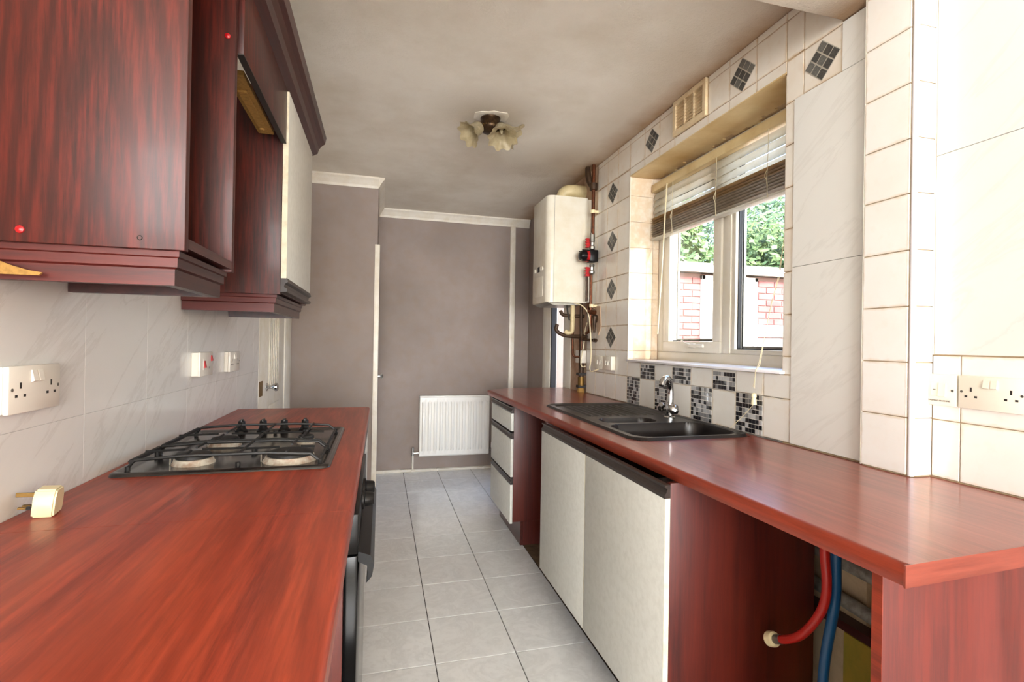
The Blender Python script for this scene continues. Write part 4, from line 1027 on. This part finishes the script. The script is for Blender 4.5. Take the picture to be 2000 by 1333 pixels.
# ---------------- ceiling lamp
lp = thing('ceiling_lamp', 'bronze three arm ceiling lamp with yellowed tulip shades', 'lamp', (.57, 2.72, CZ))
MB().lathe((.57, 2.72, CZ), (0, 0, -1), [(0, .052), (.006, .056), (.012, .054), (.03, .056), (.050, .062), (.060, .060), (.074, .052), (.084, .036), (.088, .016), (.089, .0005)], 28).build('body', 'bronze', lp, smooth=True)
b = MB()
for k in range(26):
    a = 2*PI*k/26
    b.cyl((.57+.058*math.cos(a), 2.72+.058*math.sin(a), CZ-.052), (.57+.062*math.cos(a), 2.72+.062*math.sin(a), CZ-.058), .0028, n=6)
tag(b.build('bead_ring', 'brass', lp), kind='stuff')
MB().lathe((.575, 2.72, CZ), (0, 0, -1), [(-.002, .095), (.003, .094), (.005, .075), (.004, .05)], 17, wob=lambda j, th, r, t: (r*(1+.13*math.sin(3*th)+.07*math.sin(7*th)), t)).build('plaster_rose', 'white_paint', lp)
for (d, off, L_) in (((-.72, -.25, -.62), (-.052, -.01, -.055), .115), ((-.02, -.48, -.86), (.05, -.035, -.050), .125), ((.86, -.20, -.42), (.06, .01, -.045), .115)):
    d = Vector(d).normalized(); c = Vector((.57, 2.72, CZ))+Vector(off)
    MB().tube([Vector((.57, 2.72, CZ-.045)), c-d*.008, c+d*.012], .008, 10, 1).build('arm', 'bronze', lp, smooth=True)
    MB().lathe(c, d, [(0, .012), (.004, .026), (.018, .027), (.020, .022)], 18).build('shade_holder', 'bronze', lp, smooth=True)
    s_ = L_/.115
    sh = MB().lathe(c+d*.008, d, [(0, .018), (.006, .030), (.022, .037), (.042, .036), (.060, .037), (.078, .046), (.092, .062*s_), (.100, .072*s_)], 48,
        wob=lambda j, th, r, t: (r*(1+(0, 0, .01, .015, .02, .05, .07, .09)[j]*math.cos(8*th)+(.012 if j > 3 else 0)*math.cos(24*th)), t+(.008 if j == 7 else .004 if j == 6 else 0)*math.cos(8*th+1)))
    bmesh.ops.solidify(sh.bm, geom=list(sh.bm.faces), thickness=.0015)
    sh.build('shade', 'shade', lp, smooth=True)
    MB().lathe(c+d*.02, d, [(0, .008), (.02, .011), (.04, .009), (.055, .0005)], 12).build('bulb', 'shade', lp, smooth=True)

# ============================================================ OUTSIDE
yard = struct(B('ground', 'soil', None, 1.72, 14, -6, 20, -.25, -.05))
ob = thing('outbuilding', 'pink painted brick outbuilding with a white door, seen through the window', 'building', (3.7, 5.2, -.05))
OY = 5.0
B('wall_core', 'mortar', ob, 1.75, 6.4, OY+.012, OY+.2, -.05, 2.09)
st = MB()
br_w, br_h = .225, .075
for r in range(28):
    z = -.05+r*br_h
    for c_ in range(-1, 21):
        x = 1.75+c_*br_w+(br_w/2 if r % 2 else 0); xa, xb = max(x, 1.75), min(x+br_w-.01, 6.4)
        if xb-xa < .04: continue
        if xa < 4.30 and xb > 3.54 and z < 2.07:
            if xa < 3.54: xb = 3.54
            elif xb > 4.30: xa = 4.30
            else: continue
            if xb-xa < .03: continue
        if (3.25 < xa < 3.6 or 4.25 < xa < 4.75 or xa < 2.0) and .7 < z < 2.05: piece('brick', 'brick', ob, xa, xb, OY, OY+.03, z, z+br_h-.01, .003)
        else: st.box(xa, xb, OY, OY+.03, z, z+br_h-.01)
tag(st.build('bricks', 'brick', ob), kind='stuff')
dd_ = B('door', 'outdoor_white', ob, 3.585, 4.255, OY-.012, OY+.02, -.04, 2.02, .004)
for k in range(5): B('board_joint', 'felt', dd_, 3.585+.134*k+.128, 3.585+.134*k+.131, OY-.0135, OY-.012, 0, 2.0)
for (a, b_, c0, c1_) in ((3.54, 3.585, -.04, 2.07), (4.255, 4.30, -.04, 2.07)): B('door_frame', 'outdoor_white', ob, a, b_, OY-.03, OY+.01, c0, c1_, .003)
B('door_frame', 'outdoor_white', ob, 3.54, 4.30, OY-.03, OY+.01, 2.021, 2.07, .003)
MB().lathe((3.65, OY-.012, 1.15), (0, -1, 0), [(0, .02), (.01, .012), (.03, .02), (.04, .018), (.041, .001)], 12).build('door_knob', 'black', dd_, smooth=True)
B('roof_edge', 'felt', ob, 1.70, 6.5, OY-.10, OY+2.2, 2.10, 2.20, .01); B('gutter_board', 'outdoor_white', ob, 1.70, 6.5, OY-.12, OY-.10, 2.09, 2.17, .004)
B('white_patch', 'outdoor_white', ob, 4.76, 6.2, OY-.006, OY+.002, .2, 1.72)
for k, z in enumerate((1.52, 1.36, 1.20)): B('cladding_board', 'outdoor_white', ob, 4.32, 6.2, OY-.02, OY-.004, z-.145, z, .003)

def tree(x, y, h, r, seed, mat, label):
    rnd = random.Random(seed); t = thing('tree', label, 'tree', (x, y, -.1), 'trees behind the outbuilding')
    MB().tube([(x, y, -.1), (x+.1, y, h*.4), (x, y+.1, h*.8)], [.16, .12, .05], 8).build('trunk', 'bark', t, smooth=True)
    vs = []; fs = []
    blobs = []
    for k in range(34):
        a = rnd.uniform(0, 2*PI); e = rnd.uniform(-.9, 1); q = rnd.uniform(.45, 1)
        blobs.append((x+r*q*math.cos(a)*math.sqrt(max(.05, 1-e*e*.6)), y+r*q*.8*math.sin(a), h*.68+r*.95*e*q, r*rnd.uniform(.28, .45)))
    for (bx, by, bz, brd) in blobs:
        for k in range(330):
            v = Vector((rnd.gauss(0, 1), rnd.gauss(0, 1), rnd.gauss(0, 1))).normalized()*brd*rnd.uniform(.75, 1.05)
            c = Vector((bx, by, bz))+v; s_ = rnd.uniform(.06, .13)
            a = Vector((rnd.uniform(-1, 1), rnd.uniform(-1, 1), rnd.uniform(-1, 1))).normalized(); bb = a.orthogonal().normalized()
            i0 = len(vs); vs += [c-a*s_, c+bb*s_*.5, c+a*s_, c-bb*s_*.5]; fs.append((i0, i0+1, i0+2, i0+3))
    me = bpy.data.meshes.new('foliage'); me.from_pydata([tuple(v-Vector((x, y, -.1))) for v in vs], [], fs); me.materials.append(MT[mat])
    o = bpy.data.objects.new('foliage', me); COL.objects.link(o); o.parent = t; o['kind'] = 'stuff'
TL = ['bright leafy tree behind the outbuilding at the left pane', 'bright leafy tree behind the outbuilding at the right pane',
      'tall dark tree standing at the back between the two nearer trees', 'tall dark tree at the back beyond the right pane']
for i, (x, y, h, r, m_) in enumerate(((5.0, 9.3, 4.0, 1.6, 'leaf'), (9.3, 9.6, 4.3, 1.6, 'leaf'), (7.6, 13.6, 6.4, 2.6, 'leaf2'), (14.2, 15.0, 7.4, 2.7, 'leaf2'))):
    tree(x, y, h, r, 11+i, m_, TL[i])
